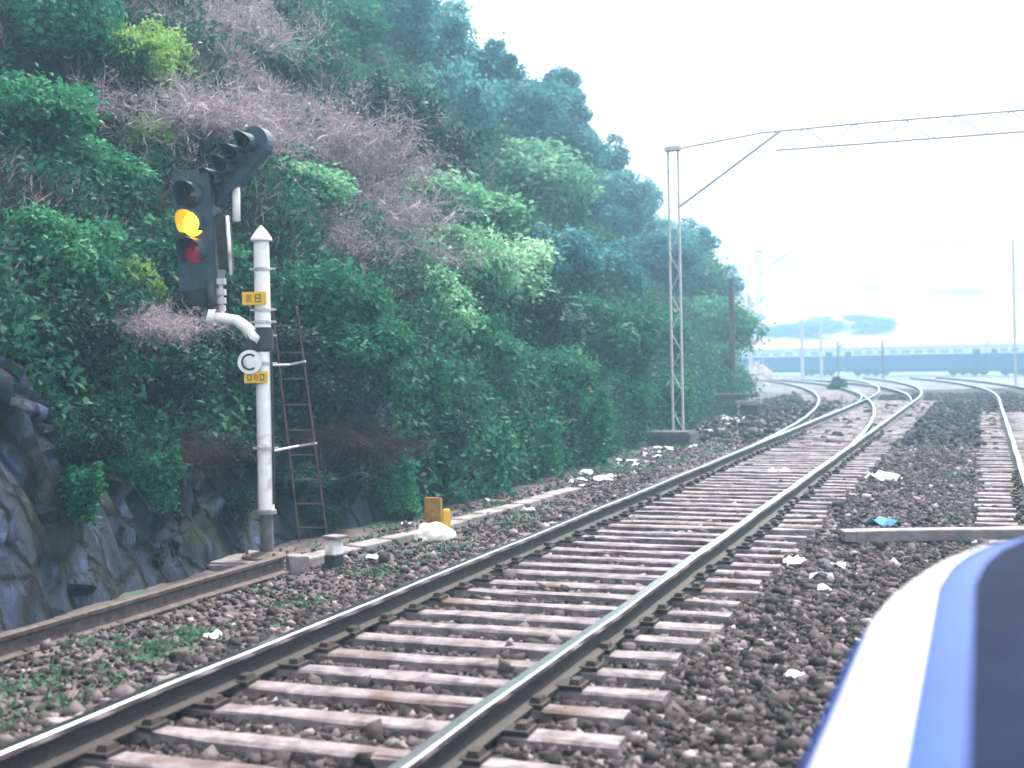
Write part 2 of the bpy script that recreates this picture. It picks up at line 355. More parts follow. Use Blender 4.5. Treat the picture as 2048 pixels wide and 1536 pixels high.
# rocks that stand out of the bank one by one
def rock_mesh(seed):
    r = random.Random(seed); bm = bmesh.new()
    for _ in range(26):
        v = Vector((r.gauss(0,1), r.gauss(0,1), r.gauss(0,1))).normalized()
        bm.verts.new((v.x*.5*r.uniform(.7,1.1), v.y*.38*r.uniform(.7,1.1), v.z*.42*r.uniform(.7,1.1)))
    ch = bmesh.ops.convex_hull(bm, input=bm.verts)
    bmesh.ops.delete(bm, geom=[g for g in ch['geom_interior'] if isinstance(g, bmesh.types.BMVert)], context='VERTS')
    bmesh.ops.subdivide_edges(bm, edges=bm.edges[:], cuts=2, use_grid_fill=True)
    for v in bm.verts: v.co += v.co.normalized()*(.09*mnoise.noise(v.co*4+Vector((seed,0,0)))+.05*mnoise.noise(v.co*11+Vector((seed,4,0))))
    me = bpy.data.meshes.new('rock'); bm.to_mesh(me); bm.free(); me.materials.append(M['rock']); return me
RM = [rock_mesh(k) for k in range(7)]
rr = random.Random(3)
rock_spots = []
for s in np.arange(9.5, 20.2, .5):                                 # the bare face beside the signal
    for z in (.05, .38, .72, 1.05):
        if rr.random() < .72-.25*(z > .6): rock_spots.append((s+rr.uniform(-.25,.25), z+rr.uniform(-.15,.15), rr.uniform(.3,.75)))
for s in np.arange(20.4, 24.6, .5):                                # low rocks past the pole
    for z in (.05, .3):
        if rr.random() < .6: rock_spots.append((s+rr.uniform(-.2,.2), z+rr.uniform(-.1,.1), rr.uniform(.25,.5)))
for s in np.arange(25.0, 29.0, .7):
    for z in (.1, .45):
        if rr.random() < .45: rock_spots.append((s+rr.uniform(-.2,.2), z+rr.uniform(-.1,.1), rr.uniform(.3,.6)))
for z, k in ((.2,1.0),(.65,.9),(1.05,.75),(.45,.7)): rock_spots.append((33.0+rr.uniform(-.3,.3), z, k))   # bluish slab before the mast
for s, z, k in rock_spots:
    b = np.interp(z, [0,.2,1.1,1.6], [.13,.24,.52,.7])
    p = hill_xyz(np.array([s]), np.array([b]), .6)[0]
    o = link('rock', RM[rr.randrange(7)], hillside, (p[0], p[1], z), 0, (k, k*rr.uniform(.8,1.1), k*rr.uniform(.7,1.0)))
    o.rotation_euler = (rr.uniform(-.4,.4), rr.uniform(-.4,.4), TH+rr.uniform(-.8,.8)+PI/2)

# ------------------------------------------------------------------ tracks
RAIL = [(-.068,0),(.068,0),(.068,.011),(.016,.026),(.010,.05),(.010,.105),(.036,.122),(.0385,.150),(.028,.158),(-.028,.158),(-.0385,.150),(-.036,.122),(-.010,.105),(-.010,.05),(-.016,.026),(-.068,.011)]
TOPF = {6, 7, 8, 9, 10}
def rail_mesh(pts, z0, name='rail', tip=0, mats=('railside','railtop')):
    """sweep the rail section along world points; the running surface has its own material"""
    pts = [Vector((p[0], p[1], 0)) for p in pts]; mb = MB(); n = len(RAIL); V = []
    for i, p in enumerate(pts):
        t = (pts[min(i+1,len(pts)-1)]-pts[max(i-1,0)]).normalized(); q = Vector((t.y, -t.x, 0))
        g = min(1, .3+.7*i/tip) if tip and i < tip else 1
        wob = .006*math.sin(p.y*1.7)+.004*math.sin(p.y*3.9+p.x)
        for a, b in RAIL: V.append(p + q*(a*g+wob) + Vector((0,0,z0+b)))
    F, m = [], []
    for i in range(len(pts)-1):
        for k in range(n):
            F.append((i*n+k, i*n+(k+1)%n, (i+1)*n+(k+1)%n, (i+1)*n+k)); m.append(1 if k in TOPF else 0)
    F += [tuple(reversed(range(n))), tuple(range((len(pts)-1)*n, len(pts)*n))]; m += [0,0]
    mb.v, mb.f, mb.m = [tuple(v) for v in V], F, m
    return mb.mesh(name, list(mats))
def sleeper_mesh(seed):
    r = random.Random(seed); mb = MB(); L, w, h = 2.9, .155, .18
    xs = np.linspace(-L/2+r.uniform(-.04,.04), L/2+r.uniform(-.05,.05), 9); V = []
    for x in xs:
        j = lambda a=.013: r.uniform(-a, a)
        V += [(x+j(.01)*(abs(x) > 1.4), -w/2+j(), -h), (x, w/2+j(), -h), (x, w/2+j(), -.012+j(.004)), (x, w/2-.016+j(), j(.005)), (x, -w/2+.016+j(), j(.005)), (x, -w/2+j(), -.012+j(.004))]
    F = [(i*6+k, i*6+(k+1)%6, (i+1)*6+(k+1)%6, (i+1)*6+k) for i in range(8) for k in range(6)]
    F += [tuple(range(5,-1,-1)), tuple(range(48,54))]
    mb.add(V, F); me = mb.mesh('sleeper', 'sleeper')
    bm = bmesh.new(); bm.from_mesh(me); bmesh.ops.recalc_face_normals(bm, faces=bm.faces); bm.to_mesh(me); bm.free(); return me
SM = [sleeper_mesh(k) for k in range(14)]
mb = MB()
mb.box((0,0,.012), (.30,.15,.024)); mb.box((-.10,0,.035), (.07,.11,.035), taper=.7); mb.box((.10,0,.035), (.07,.11,.035), taper=.7)
CHAIR = mb.mesh('rail_chair', 'chair')
SZ = .028                                                    # sleeper top
def track(name, label, path, ds, sleepers, seed, zoff=0, chairs_to=0, tip=0, skip_rails=False):
    root = thing(name, label, 'railway track', group=None)
    r = random.Random(seed)
    for side in (-1, 1):
        pts = []
        for d in ds:
            p, h = path(d); q = np.array([h[1], -h[0]]); pts.append(p+q*side*HALF)
        link('rail', rail_mesh(pts, SZ+.004+zoff, tip=tip), root)
    for i, d in enumerate(sleepers):
        p, h = path(d+r.uniform(-.03,.03)); q = np.array([h[1], -h[0]])
        p = p + q*r.uniform(-.05,.05)
        o = link('sleeper', SM[r.randrange(14)], root, (p[0], p[1], SZ+zoff*1.2+r.uniform(-.012,.0)), math.atan2(q[1], q[0])+r.uniform(-.014,.014))
        if d < chairs_to:
            for side in (-1, 1): link('rail_chair', CHAIR, o, (side*HALF, 0, .001))
    return root
A_ = np.arange
track('railway_track', 'main track of shiny rails on weathered sleepers sweeping up to the points', lambda d: line_pt(N_MAIN, d),
      np.r_[A_(1.5,47,.8), A_(47,92,2.0)], A_(2.2, 50, .44), 1, 0, 30)
def br(d, d0, R): return line_pt(N_MAIN, d, d0, R)
track('branch_track', 'branch track turning out from the main track and curving round the hill', lambda d: br(d, 19.5, 228.),
      np.r_[A_(22.5, 40, .7), A_(40, 92, 1.2)], A_(35.5, 66, .5), 2, -.006, 0, 7)
track('crossover_track', 'far second turnout branching off the main track near the dark bush', lambda d: br(d, 40., 125.),
      A_(45, 92, 1.2), A_(58, 68, .6), 3, -.011, 0, 4)
track('neighbouring_track', 'track in front of the locomotive running beside the main one', lambda d: line_pt(N_NEXT, d),
      np.r_[A_(-3,47,1.5), A_(47,92,2.5)], np.r_[A_(4.5, 40, .44)], 4, 0, 20)

# ballast stones, far too many to pick apart
def stones(n, area, size, seed):
    r = np.random.default_rng(seed)
    nn, dd = area(r, n)
    X = nn*N[0]+dd*D[0]; Y = nn*N[1]+dd*D[1]
    Z = ground_z(X, Y)
    base = np.array([(-1,-1,-1),(1,-1,-1),(1,1,-1),(-1,1,-1),(-1,-1,1),(1,-1,1),(1,1,1),(-1,1,1)], float)*.5
    q = np.array([(3,2,1,0),(4,5,6,7),(0,1,5,4),(1,2,6,5),(2,3,7,6),(3,0,4,7)])
    V = base[None]*r.uniform(.65,1.2,(n,8,3))*r.uniform(.6,1.15,(n,1,3))
    ang = r.uniform(0,2*PI,(n,3)); c, s = np.cos(ang), np.sin(ang)
    for ax in range(3):
        i, j = (ax+1)%3, (ax+2)%3
        vi, vj = V[:,:,i].copy(), V[:,:,j].copy(); ca, sa = c[:,ax,None], s[:,ax,None]
        V[:,:,i] = vi*ca-vj*sa; V[:,:,j] = vi*sa+vj*ca
    sz = size*np.exp(r.normal(0,.35,n))
    V = V*sz[:,None,None] + np.stack([X,Y,Z+sz*.15],-1)[:,None,:]
    F = (q[None]+8*np.arange(n)[:,None,None]).reshape(-1,4)
    t = np.repeat(r.random(n), 6)
    return V.reshape(-1,3), F, t
def near(r, n, lo, hi, p=1.6): return lo+(hi-lo)*r.random(n)**p
sets = [stones(42000, lambda r,n: (N_MAIN+r.uniform(-1.5,1.5,n), near(r,n,4,26)), .036, 11),
        stones(9000, lambda r,n: (r.uniform(-9,1.5,n), r.uniform(26,62,n)), .075, 16),
        stones(30000, lambda r,n: (r.uniform(-1.75,.2,n), near(r,n,4,26)), .036, 12),
        stones(9000, lambda r,n: (r.uniform(.1,3.2,n), near(r,n,4.2,30)), .036, 13),
        stones(9000, lambda r,n: (r.uniform(-9,1.5,n), r.uniform(26,62,n)), .075, 16),
        stones(30000, lambda r,n: (r.uniform(-5.9,.3,n), near(r,n,4,20)), .02, 15),
        stones(6500, lambda r,n: (r.uniform(-6.2,-4.5,n), near(r,n,4,28)), .03, 14)]
V = np.vstack([a[0] for a in sets]); off = np.cumsum([0]+[len(a[0]) for a in sets[:-1]])
F = np.vstack([a[1]+o for a, o in zip(sets, off)]); t = np.concatenate([a[2] for a in sets])
tag(link('ballast_gravel', fast_mesh('ballast_gravel', V, F, 'stone', t)), 'grey purple broken ballast stones between the sleepers', 'gravel', kind='stuff')
# ------------------------------------------------------------------ vegetation
def shell_points(r, n, blobs, rad, flat=.95):
    k = r.integers(0, len(blobs), n); c = blobs[k]; rr_ = rad[k]
    v = unit(r.normal(0,1,(n,3))); v[:,2] = np.abs(v[:,2])*np.where(r.random(n) < .66, 1, -1)
    q = c + v*(rr_*np.clip(r.normal(.9,.16,n),.3,1.2))[:,None]*np.array([1,1,flat])
    return q, v
def crown(seed, nb, nl, leaf, spread=(.82,.82,.62), br_=(.13,.36), low=-.9, mat='leaf_green', z0=.0):
    r = np.random.default_rng(seed)
    b = r.normal(0,1,(nb,3)); b = unit(b)*(r.random((nb,1))**.4)*np.array(spread); b[:,2] = np.maximum(b[:,2], low*.6)
    rad = r.uniform(*br_, nb)
    C, v = shell_points(r, nl, b, rad)
    bt = r.random(nb)
    stray = r.random(nl) < .12; C[stray] += v[stray]*r.uniform(.03,.22,(stray.sum(),1))
    k = np.argmin(((C[:,None,::]-b[None])**2).sum(-1), 1) if nl*nb < 9e5 else r.integers(0,nb,nl)
    A = unit(v + r.normal(0,.9,(nl,3)) + np.array([0,0,-.35]))
    Nn = unit(v + r.normal(0,.45,(nl,3)) + np.array([0,0,.35]))
    L = leaf*r.uniform(.6,1.35,nl); V, F = leaves(C, A, Nn, L, L*r.uniform(.42,.6,nl))
    tint = np.clip(.34*bt[k] + .5*r.random(nl)**1.3 + .22*np.clip(C[:,2],-.5,.8), 0, 1)  # leaves tinted lighter towards the crown top, as if lit from above
    V = V + np.array([0,0,z0])
    return fast_mesh('crown', V, F, mat, tint), b+np.array([0,0,z0])
def stems(blobs, base=(0,0,-.9), n=5, r0=.05, seed=0):
    r = random.Random(seed); mb = MB(); base = Vector(base)
    for b in blobs[:n]:
        e = Vector(b)*.85; m_ = base.lerp(e, .5)+Vector((r.uniform(-.12,.12), r.uniform(-.12,.12), r.uniform(0,.15)))
        mb.tube([base, base.lerp(m_, .6), m_, e], [r0, r0*.8, r0*.6, r0*.2], 5)
    return mb.mesh('trunk', 'trunk')
def brush(seed, n, mat, droop=0.0):
    """dry tangled brush: crooked stems of a few segments with finer and finer side twigs"""
    r = np.random.default_rng(seed); m = n//22
    P = np.c_[r.normal(0,.55,(m,2)), r.uniform(-.65,-.2,m)]; C, A, L, W = [], [], [], []
    d = unit(np.c_[r.normal(0,.75,(m,2)), r.uniform(.3,1.1,m)])
    for k in range(5):
        l = r.uniform(.12,.34,m); C.append(P+d*l[:,None]*.5); A.append(d); L.append(l*1.15); W.append(np.full(m,.026-.0045*k))
        for j in range(3):
            t = r.random((m,1)); d2 = unit(d+r.normal(0,.85,(m,3))+np.array([0,0,-droop])); l2 = r.uniform(.06,.26,m)
            C.append(P+d*l[:,None]*t+d2*l2[:,None]*.5); A.append(d2); L.append(l2); W.append(r.uniform(.006,.014,m))
        P = P+d*l[:,None]; d = unit(d+r.normal(0,.55,(m,3))+np.array([0,0,-.12-droop*.3]))
    nl = n//5; k = r.integers(0,len(C),nl); q = r.integers(0,m,nl)
    CC = np.stack([C[a][b] for a, b in zip(k,q)]); C.append(CC+r.normal(0,.05,(nl,3))); A.append(unit(r.normal(0,1,(nl,3)))); L.append(r.uniform(.03,.08,nl)); W.append(r.uniform(.015,.035,nl))
    C, A, L, W = np.vstack(C), np.vstack(A), np.concatenate(L), np.concatenate(W)
    V, F = leaves(C, A, unit(r.normal(0,1,C.shape)), L, W)
    return fast_mesh('twigs', V, F, mat, np.clip(r.random(len(L))*.8+.25*fbm(C[:,0]*2,C[:,2]*2+C[:,1]),0,1)), None
def creeper_mesh(seed):
    r = np.random.default_rng(seed); C = []
    for k in range(34):
        x = r.uniform(-.95,.95); y = r.uniform(-.2,.25); z = r.uniform(.4,1.0); n = r.integers(40,90); t = r.random(n)
        C.append(np.c_[x+.12*np.sin(t*5+k)+r.normal(0,.06,n), y-.15*t+r.normal(0,.07,n), z-t*r.uniform(1.0,1.9)])
    C = np.vstack(C); n = len(C)
    A = unit(r.normal(0,.6,(n,3))+np.array([0,-.2,-.8])); Nn = unit(r.normal(0,.5,(n,3))+np.array([.2,-.9,.5])); L = .15*r.uniform(.6,1.3,n)
    V, F = leaves(C, A, Nn, L, L*.6); return fast_mesh('crown', V, F, 'leaf_green', np.clip(r.random(n)*.8+.1,0,1)), None
KIND = {}
for kind, mat, nb, nl, leaf in (('bright','leaf_bright',46,11000,.105), ('green','leaf_green',44,11000,.10), ('dark','leaf_dark',34,8500,.105), ('blue','leaf_hazy',44,11000,.10), ('olive','leaf_olive',30,8000,.105)):
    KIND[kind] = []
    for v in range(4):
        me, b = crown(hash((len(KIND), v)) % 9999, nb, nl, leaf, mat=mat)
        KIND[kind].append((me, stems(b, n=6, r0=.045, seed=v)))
KIND['tall'] = []
for v in range(3):
    me, b = crown(500+v, 60, 15000, .10, (.95,.95,.85), (.12,.32), mat='leaf_hazy')
    KIND['tall'].append((me, stems(b, (0,0,-2.6), 8, .07, v)))
KIND['dry'] = [(brush(60+v, 15000, 'leaf_dry')[0], None) for v in range(3)]
KIND['brown'] = [(brush(70+v, 8000, 'leaf_brown', .8)[0], None) for v in range(2)]
KIND['creeper'] = [(creeper_mesh(80+v)[0], None) for v in range(2)]
STEM = MB().tube([(0,0,-.9),(.05,.02,-.55),(.02,.05,-.2)], [.05,.04,.012], 5).mesh('stem', 'trunk')
PLANTS = [
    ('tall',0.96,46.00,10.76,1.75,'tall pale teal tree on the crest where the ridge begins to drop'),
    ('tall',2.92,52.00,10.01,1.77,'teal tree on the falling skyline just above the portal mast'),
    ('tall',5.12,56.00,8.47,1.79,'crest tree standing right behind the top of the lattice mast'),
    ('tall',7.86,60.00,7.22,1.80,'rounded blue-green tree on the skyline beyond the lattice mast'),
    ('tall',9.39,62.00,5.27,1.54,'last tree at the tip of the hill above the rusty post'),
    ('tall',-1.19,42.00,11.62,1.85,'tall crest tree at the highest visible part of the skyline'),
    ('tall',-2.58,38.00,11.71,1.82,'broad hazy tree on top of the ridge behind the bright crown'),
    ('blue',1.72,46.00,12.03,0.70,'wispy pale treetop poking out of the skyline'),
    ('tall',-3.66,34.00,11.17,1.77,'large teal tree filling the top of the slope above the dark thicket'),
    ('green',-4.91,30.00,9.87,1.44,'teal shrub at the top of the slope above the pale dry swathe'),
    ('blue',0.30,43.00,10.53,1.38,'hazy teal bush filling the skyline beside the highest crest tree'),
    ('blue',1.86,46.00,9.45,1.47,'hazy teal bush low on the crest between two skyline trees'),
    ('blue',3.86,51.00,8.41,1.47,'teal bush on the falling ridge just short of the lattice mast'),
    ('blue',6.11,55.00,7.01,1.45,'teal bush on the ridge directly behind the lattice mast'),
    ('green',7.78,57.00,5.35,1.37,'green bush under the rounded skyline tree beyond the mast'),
    ('olive',-4.67,16.00,5.78,0.54,'yellow-green bush high on the slope above the signal'),
    ('green',-5.49,15.60,6.07,0.69,'mid green bush in the upper corner of the hillside'),
    ('green',-5.29,13.60,4.62,0.60,'leafy green bush at the upper edge beyond the signal'),
    ('dry',-4.91,20.50,7.36,0.74,'tangle of grey dry brush at the top of the slope over the signal'),
    ('green',-4.10,20.90,6.86,0.59,'small teal shrub between two patches of dry brush near the top'),
    ('dry',-4.02,15.90,5.04,0.60,'pale pinkish dry brush behind the diagonal row of signal lamps'),
    ('dry',-3.72,20.10,5.62,0.72,'dry brush tangle just past the topmost signal lamp'),
    ('dry',-3.09,20.10,5.13,0.68,'mauve dry brush at the upper end of the bare diagonal swathe'),
    ('dry',-2.66,19.80,4.36,0.71,'mauve dry brush in the middle of the bare diagonal swathe'),
    ('dry',-2.72,17.10,3.61,0.55,"dry brush tangle uphill from the white pole's pointed cap"),
    ('dry',-2.29,19.60,3.62,0.59,'mauve dry brush at the lower end of the bare diagonal swathe'),
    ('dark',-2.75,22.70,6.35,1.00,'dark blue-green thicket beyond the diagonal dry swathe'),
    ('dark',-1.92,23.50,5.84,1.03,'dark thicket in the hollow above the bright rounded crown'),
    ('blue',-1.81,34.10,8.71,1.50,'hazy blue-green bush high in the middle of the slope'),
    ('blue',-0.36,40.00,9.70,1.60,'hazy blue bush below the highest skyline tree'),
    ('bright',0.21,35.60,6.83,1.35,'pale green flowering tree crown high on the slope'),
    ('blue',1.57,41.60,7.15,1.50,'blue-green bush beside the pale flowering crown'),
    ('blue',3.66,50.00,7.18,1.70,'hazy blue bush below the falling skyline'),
    ('olive',-4.43,15.30,4.51,0.43,'yellow-green bush beside the diagonal row of signal lamps'),
    ('green',-4.81,13.90,3.94,0.50,'green bush at the edge of the hillside past the signal'),
    ('bright',-3.17,17.40,4.28,0.49,'fresh green shrub enclosed by dry brush near the pole cap'),
    ('dry',-4.06,14.80,3.82,0.36,'dark dry tangle right behind the signal hood'),
    ('bright',-1.38,22.00,4.25,1.01,'bright green tree with pale leaf tips in the middle of the slope'),
    ('bright',-0.43,22.10,3.27,0.88,'bright green leafy bush just below the pale-tipped tree'),
    ('bright',-0.89,20.50,3.43,0.70,'pale green leafy spray in the very middle of the slope'),
    ('bright',-1.88,19.70,3.30,0.55,'light green shrub at the foot of the dry swathe'),
    ('bright',-1.45,19.10,2.49,0.76,'dense green bush low in the middle of the hillside'),
    ('green',-2.34,15.00,2.56,0.51,'teal-green bush right beside the upper yellow plate'),
    ('green',-1.92,14.90,2.01,0.51,'glossy green bush past the top of the ladder'),
    ('blue',0.69,28.00,4.08,1.06,'dark teal bush in the hollow beside the bright crown'),
    ('dark',0.45,22.50,2.56,0.85,'dark hollow bush under the teal crown'),
    ('blue',2.02,33.50,3.96,1.21,'teal bush uphill of the lattice mast'),
    ('green',1.73,27.20,2.25,0.98,'green bush on the slope just short of the lattice mast'),
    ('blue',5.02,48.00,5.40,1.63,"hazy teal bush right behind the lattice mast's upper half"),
    ('green',3.49,35.00,2.62,1.12,'leafy bush immediately beside the lattice mast'),
    ('green',7.68,52.00,2.95,1.46,'green bush between the lattice mast and the rusty post'),
    ('green',6.57,46.00,0.99,1.29,'low green bush at the foot of the hill past the lattice mast'),
    ('green',-4.05,14.30,3.19,0.46,'green bush behind the lit yellow lamp'),
    ('olive',-4.09,13.30,2.73,0.29,'light yellow-green shrub below and behind the lit lamp'),
    ('dry',-3.86,12.70,2.33,0.30,'tan dead brush low on the slope behind the bracket arm'),
    ('green',-4.49,12.10,2.90,0.44,'green shrub past the signal at mid height of the slope'),
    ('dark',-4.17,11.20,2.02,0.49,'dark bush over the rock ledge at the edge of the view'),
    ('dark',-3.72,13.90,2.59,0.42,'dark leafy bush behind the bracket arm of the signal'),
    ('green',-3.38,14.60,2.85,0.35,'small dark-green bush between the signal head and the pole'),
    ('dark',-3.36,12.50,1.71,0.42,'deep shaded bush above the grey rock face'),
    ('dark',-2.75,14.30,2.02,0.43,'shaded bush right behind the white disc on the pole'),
    ('creeper',-1.40,16.40,1.61,0.46,'hanging yellow-green creeper on the shaded bank'),
    ('green',-0.64,19.40,1.86,0.66,'green bush hanging over the bank beyond the ladder'),
    ('dark',-2.19,14.30,1.55,0.43,'dark shrub behind the upper rungs of the ladder'),
    ('dry',-1.78,14.60,1.01,0.38,'brown dead creeper over the bank past the ladder'),
    ('dry',-2.25,13.90,1.11,0.31,'brown dry twigs behind the middle of the ladder'),
    ('dry',-3.17,11.90,1.15,0.29,'pale dry stems drooping over the grey rock face'),
    ('green',0.40,21.10,1.50,0.68,'dense green bush low on the bank above the pale litter'),
    ('creeper',-0.59,17.10,0.56,0.41,'leafy creeper hanging to the ground behind the yellow markers'),
    ('creeper',0.12,19.30,0.61,0.50,'green creeper covering the bank above the cable slabs'),
    ('creeper',0.91,21.60,0.71,0.52,'green creeper curtain just before the bluish rock slab'),
    ('green',1.87,26.40,1.18,0.69,'round bush above the bluish rock slab'),
    ('green',3.12,29.30,0.97,0.64,'small bush at the foot of the lattice mast'),
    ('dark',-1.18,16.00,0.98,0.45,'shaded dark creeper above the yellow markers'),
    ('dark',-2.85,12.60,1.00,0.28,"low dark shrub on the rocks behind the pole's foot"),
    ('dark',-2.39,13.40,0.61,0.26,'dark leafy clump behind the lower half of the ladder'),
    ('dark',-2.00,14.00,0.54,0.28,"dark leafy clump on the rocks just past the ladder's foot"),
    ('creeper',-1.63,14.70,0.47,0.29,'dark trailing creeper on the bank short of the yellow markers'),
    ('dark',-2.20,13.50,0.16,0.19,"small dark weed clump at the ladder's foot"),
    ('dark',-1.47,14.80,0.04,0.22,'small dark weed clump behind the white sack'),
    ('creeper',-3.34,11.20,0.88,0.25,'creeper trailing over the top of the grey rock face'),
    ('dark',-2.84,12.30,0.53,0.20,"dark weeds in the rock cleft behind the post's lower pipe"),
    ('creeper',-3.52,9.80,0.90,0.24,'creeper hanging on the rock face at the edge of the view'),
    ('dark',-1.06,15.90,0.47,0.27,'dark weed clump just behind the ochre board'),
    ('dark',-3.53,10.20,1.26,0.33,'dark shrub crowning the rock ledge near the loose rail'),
]
NAMEOF = {'bright':('leafy_tree','tree'), 'green':('bush','bush'), 'dark':('dark_bush','bush'), 'blue':('teal_bush','bush'), 'olive':('yellow_green_bush','bush'), 'tall':('ridge_tree','tree'), 'dry':('dry_brush','dry brush'), 'brown':('dry_brush','dry brush'), 'creeper':('creeper','creeper')}
pr = random.Random(21)
for i, (k, x, y, z, R, lab) in enumerate(PLANTS):
    if k == 'dry' and ('brown' in lab or 'dark' in lab or 'drooping' in lab): k = 'brown'
    var = KIND[k][i % len(KIND[k])]; nm, cat = NAMEOF[k]
    zc = {'tall':1.0}.get(k, .8)
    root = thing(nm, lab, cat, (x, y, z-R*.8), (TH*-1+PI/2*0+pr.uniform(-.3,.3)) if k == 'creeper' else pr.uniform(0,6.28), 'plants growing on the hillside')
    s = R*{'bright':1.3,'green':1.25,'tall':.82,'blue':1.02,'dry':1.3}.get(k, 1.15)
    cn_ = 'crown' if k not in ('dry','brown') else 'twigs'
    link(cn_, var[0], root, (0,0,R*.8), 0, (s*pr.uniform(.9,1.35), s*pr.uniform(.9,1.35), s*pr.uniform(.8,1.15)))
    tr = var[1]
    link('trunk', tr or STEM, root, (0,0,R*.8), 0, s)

# low cover over the whole bank: leaf clumps nobody could count
def hill_cover():
    r = np.random.default_rng(5); nc = 11000
    s = np.where(r.random(nc) < .8, r.uniform(9,46,nc), r.uniform(46,95,nc)); u = np.where(r.random(nc) < .5, r.uniform(.45,3.2,nc), r.uniform(3,11,nc))
    low = r.random(nc) < .12; s = np.where(low & (s < 22), s+14, s); u = np.where(low, r.uniform(.02,.6,nc), u)
    P = hill_xyz(s, u); per = 34; n = nc*per
    R = r.uniform(.16,.52,nc)*np.interp(s,[10,40,80],[.85,1.25,2.0])
    v = unit(r.normal(0,1,(n,3))); v[:,2] = np.abs(v[:,2]); v[:,0] += .35; v[:,1] -= .1
    idx = np.repeat(np.arange(nc), per)
    C = P[idx] + v*(R[idx]*r.uniform(.3,1.0,n))[:,None]
    L = .085*r.uniform(.6,1.4,n)*np.interp(s[idx],[10,40,80],[.85,1.5,2.2])
    V, F = leaves(C, unit(v+r.normal(0,.9,(n,3))), unit(v+r.normal(0,.5,(n,3))+np.array([0,0,.4])), L, L*.52)
    patch = fbm(s*.35, u*.5+60)+.5
    t = np.clip(.55*r.random(n)+.45*patch[idx], 0, 1)
    return fast_mesh('undergrowth', V, F, 'leaf_cover', t)
tag(link('undergrowth', hill_cover()), 'low tangled green undergrowth over the steep bank', 'undergrowth', kind='stuff')
# bleached dry grass on the bare diagonal swathe
def straw():
    r = np.random.default_rng(15); n = 60000
    t = r.random(n); s = 21.5+9.0*t+r.normal(0,1.0,n); u = 4.9-2.9*t+r.normal(0,.55,n); u = np.maximum(u, 1.2)
    s = np.where(r.random(n) < .25, r.uniform(15,26,n), s)
    ok = fbm(s*1.1+8, u*1.1) > -.08; s, u = s[ok], u[ok]; n = len(s)
    C = hill_xyz(s, u); A = unit(r.normal(0,.5,(n,3))+np.array([.35,-.1,.8])); L = r.uniform(.14,.42,n); C = C+A*L[:,None]*.45
    V, F = leaves(C, A, unit(r.normal(0,1,(n,3))), L, r.uniform(.008,.02,n)); return fast_mesh('dry_grass', V, F, 'leaf_straw', r.random(n))
tag(link('dry_grass', straw()), 'bleached pinkish dry grass down the diagonal swathe of the bank', 'dry grass', kind='stuff')
# grass and weeds on the verge and between the tracks
def verge_grass():
    r = np.random.default_rng(9); nt_ = 430
    a = r.random(nt_)
    nn = np.where(a < .7, r.uniform(-6.3,-4.75,nt_), np.where(a < .9, r.uniform(-1.3,.2,nt_), N_MAIN+r.uniform(-.7,.7,nt_))); dd = 5+26*r.random(nt_)**1.3
    ok = fbm(nn*1.3+4, dd*.5) > -.02; nn, dd = nn[ok], dd[ok]
    X = nn*N[0]+dd*D[0]; Y = nn*N[1]+dd*D[1]; Z = ground_z(X, Y); per = 26; n = len(X)*per; idx = np.repeat(np.arange(len(X)), per)
    C = np.c_[X,Y,Z][idx] + np.c_[r.normal(0,.1,(n,2)), r.uniform(.0,.05,n)]
    A = unit(np.c_[r.normal(0,.8,(n,2)), r.uniform(.3,1,n)]); L = r.uniform(.03,.085,n)
    V, F = leaves(C, A, unit(r.normal(0,1,(n,3))), L, L*.28); return fast_mesh('grass', V, F, 'grass', r.random(n))
tag(link('grass', verge_grass()), 'thin green grass and weeds along the track side', 'grass', kind='stuff')

# ------------------------------------------------------------------ signal
SX, SY = -2.43, 11.8
sg = thing('railway_signal', 'white railway signal post with black lamp head lit yellow and five slanting lamps', 'signal', (SX, SY, .035))
mb = MB(); mb.lathe([(.0,0),(.235,0),(.235,.022),(.15,.03),(.10,.05),(.065,.06)], n=24); mb.build('base_flange', 'rust', sg, smooth=False)
for k in range(6):
    MB().tube([(.19*math.cos(k*1.047), .19*math.sin(k*1.047), .02), (.19*math.cos(k*1.047), .19*math.sin(k*1.047), .06)], .014, 6).build('bolt', 'rust', sg)
MB().lathe([(.062,.05),(.062,.43)], n=20).build('lower_pipe', 'pipe', sg, smooth=True)
MB().lathe([(.06,.41),(.095,.41),(.095,.445),(.072,.455)], n=20).build('collar', 'concrete', sg)
MB().lathe([(.075,.44),(.074,1.6),(.072,2.99)], n=24).build('post', 'white', sg, smooth=True)
mb = MB(); mb.lathe([(.0,2.985),(.10,2.985),(.104,3.0),(.06,3.07),(.012,3.125),(0,3.135)], n=24); mb.build('finial', 'white', sg)
for z in (2.72, 2.335, 2.22, 2.09, 1.83, 1.03):
    mb = MB(); mb.lathe([(.074,z-.014),(.083,z-.014),(.083,z+.014),(.074,z+.014)], n=20); mb.tube([(.07,0,z),(.125,0,z)], .011, 6); mb.tube([(-.07,0,z),(-.115,0,z)], .011, 6)
    mb.build('band_clamp', 'silver', sg)
FRONT = Matrix.Rotation(math.radians(-8), 3, 'Z')
def plate(z, w_, h_, dx, marks, name, mat):
    mb = MB(); mb.box((dx, -.095, z), (w_, .008, h_), None); o = mb.build(name, mat, sg, bevel=.002)
    for (mx, mz, mw, mh, mm, hole) in marks:
        q = MB(); t = .010
        if hole:
            for bx, bz, bw, bh in ((0,mh/2-t/2,mw,t),(0,-mh/2+t/2,mw,t),(-mw/2+t/2,0,t,mh-2*t),(mw/2-t/2,0,t,mh-2*t)): q.box((dx+mx+bx, -.1005, z+mz+bz), (bw, .002, bh))
        else: q.box((dx+mx, -.1005, z+mz), (mw, .002, mh))
        q.build('character', mm, o)
    return o
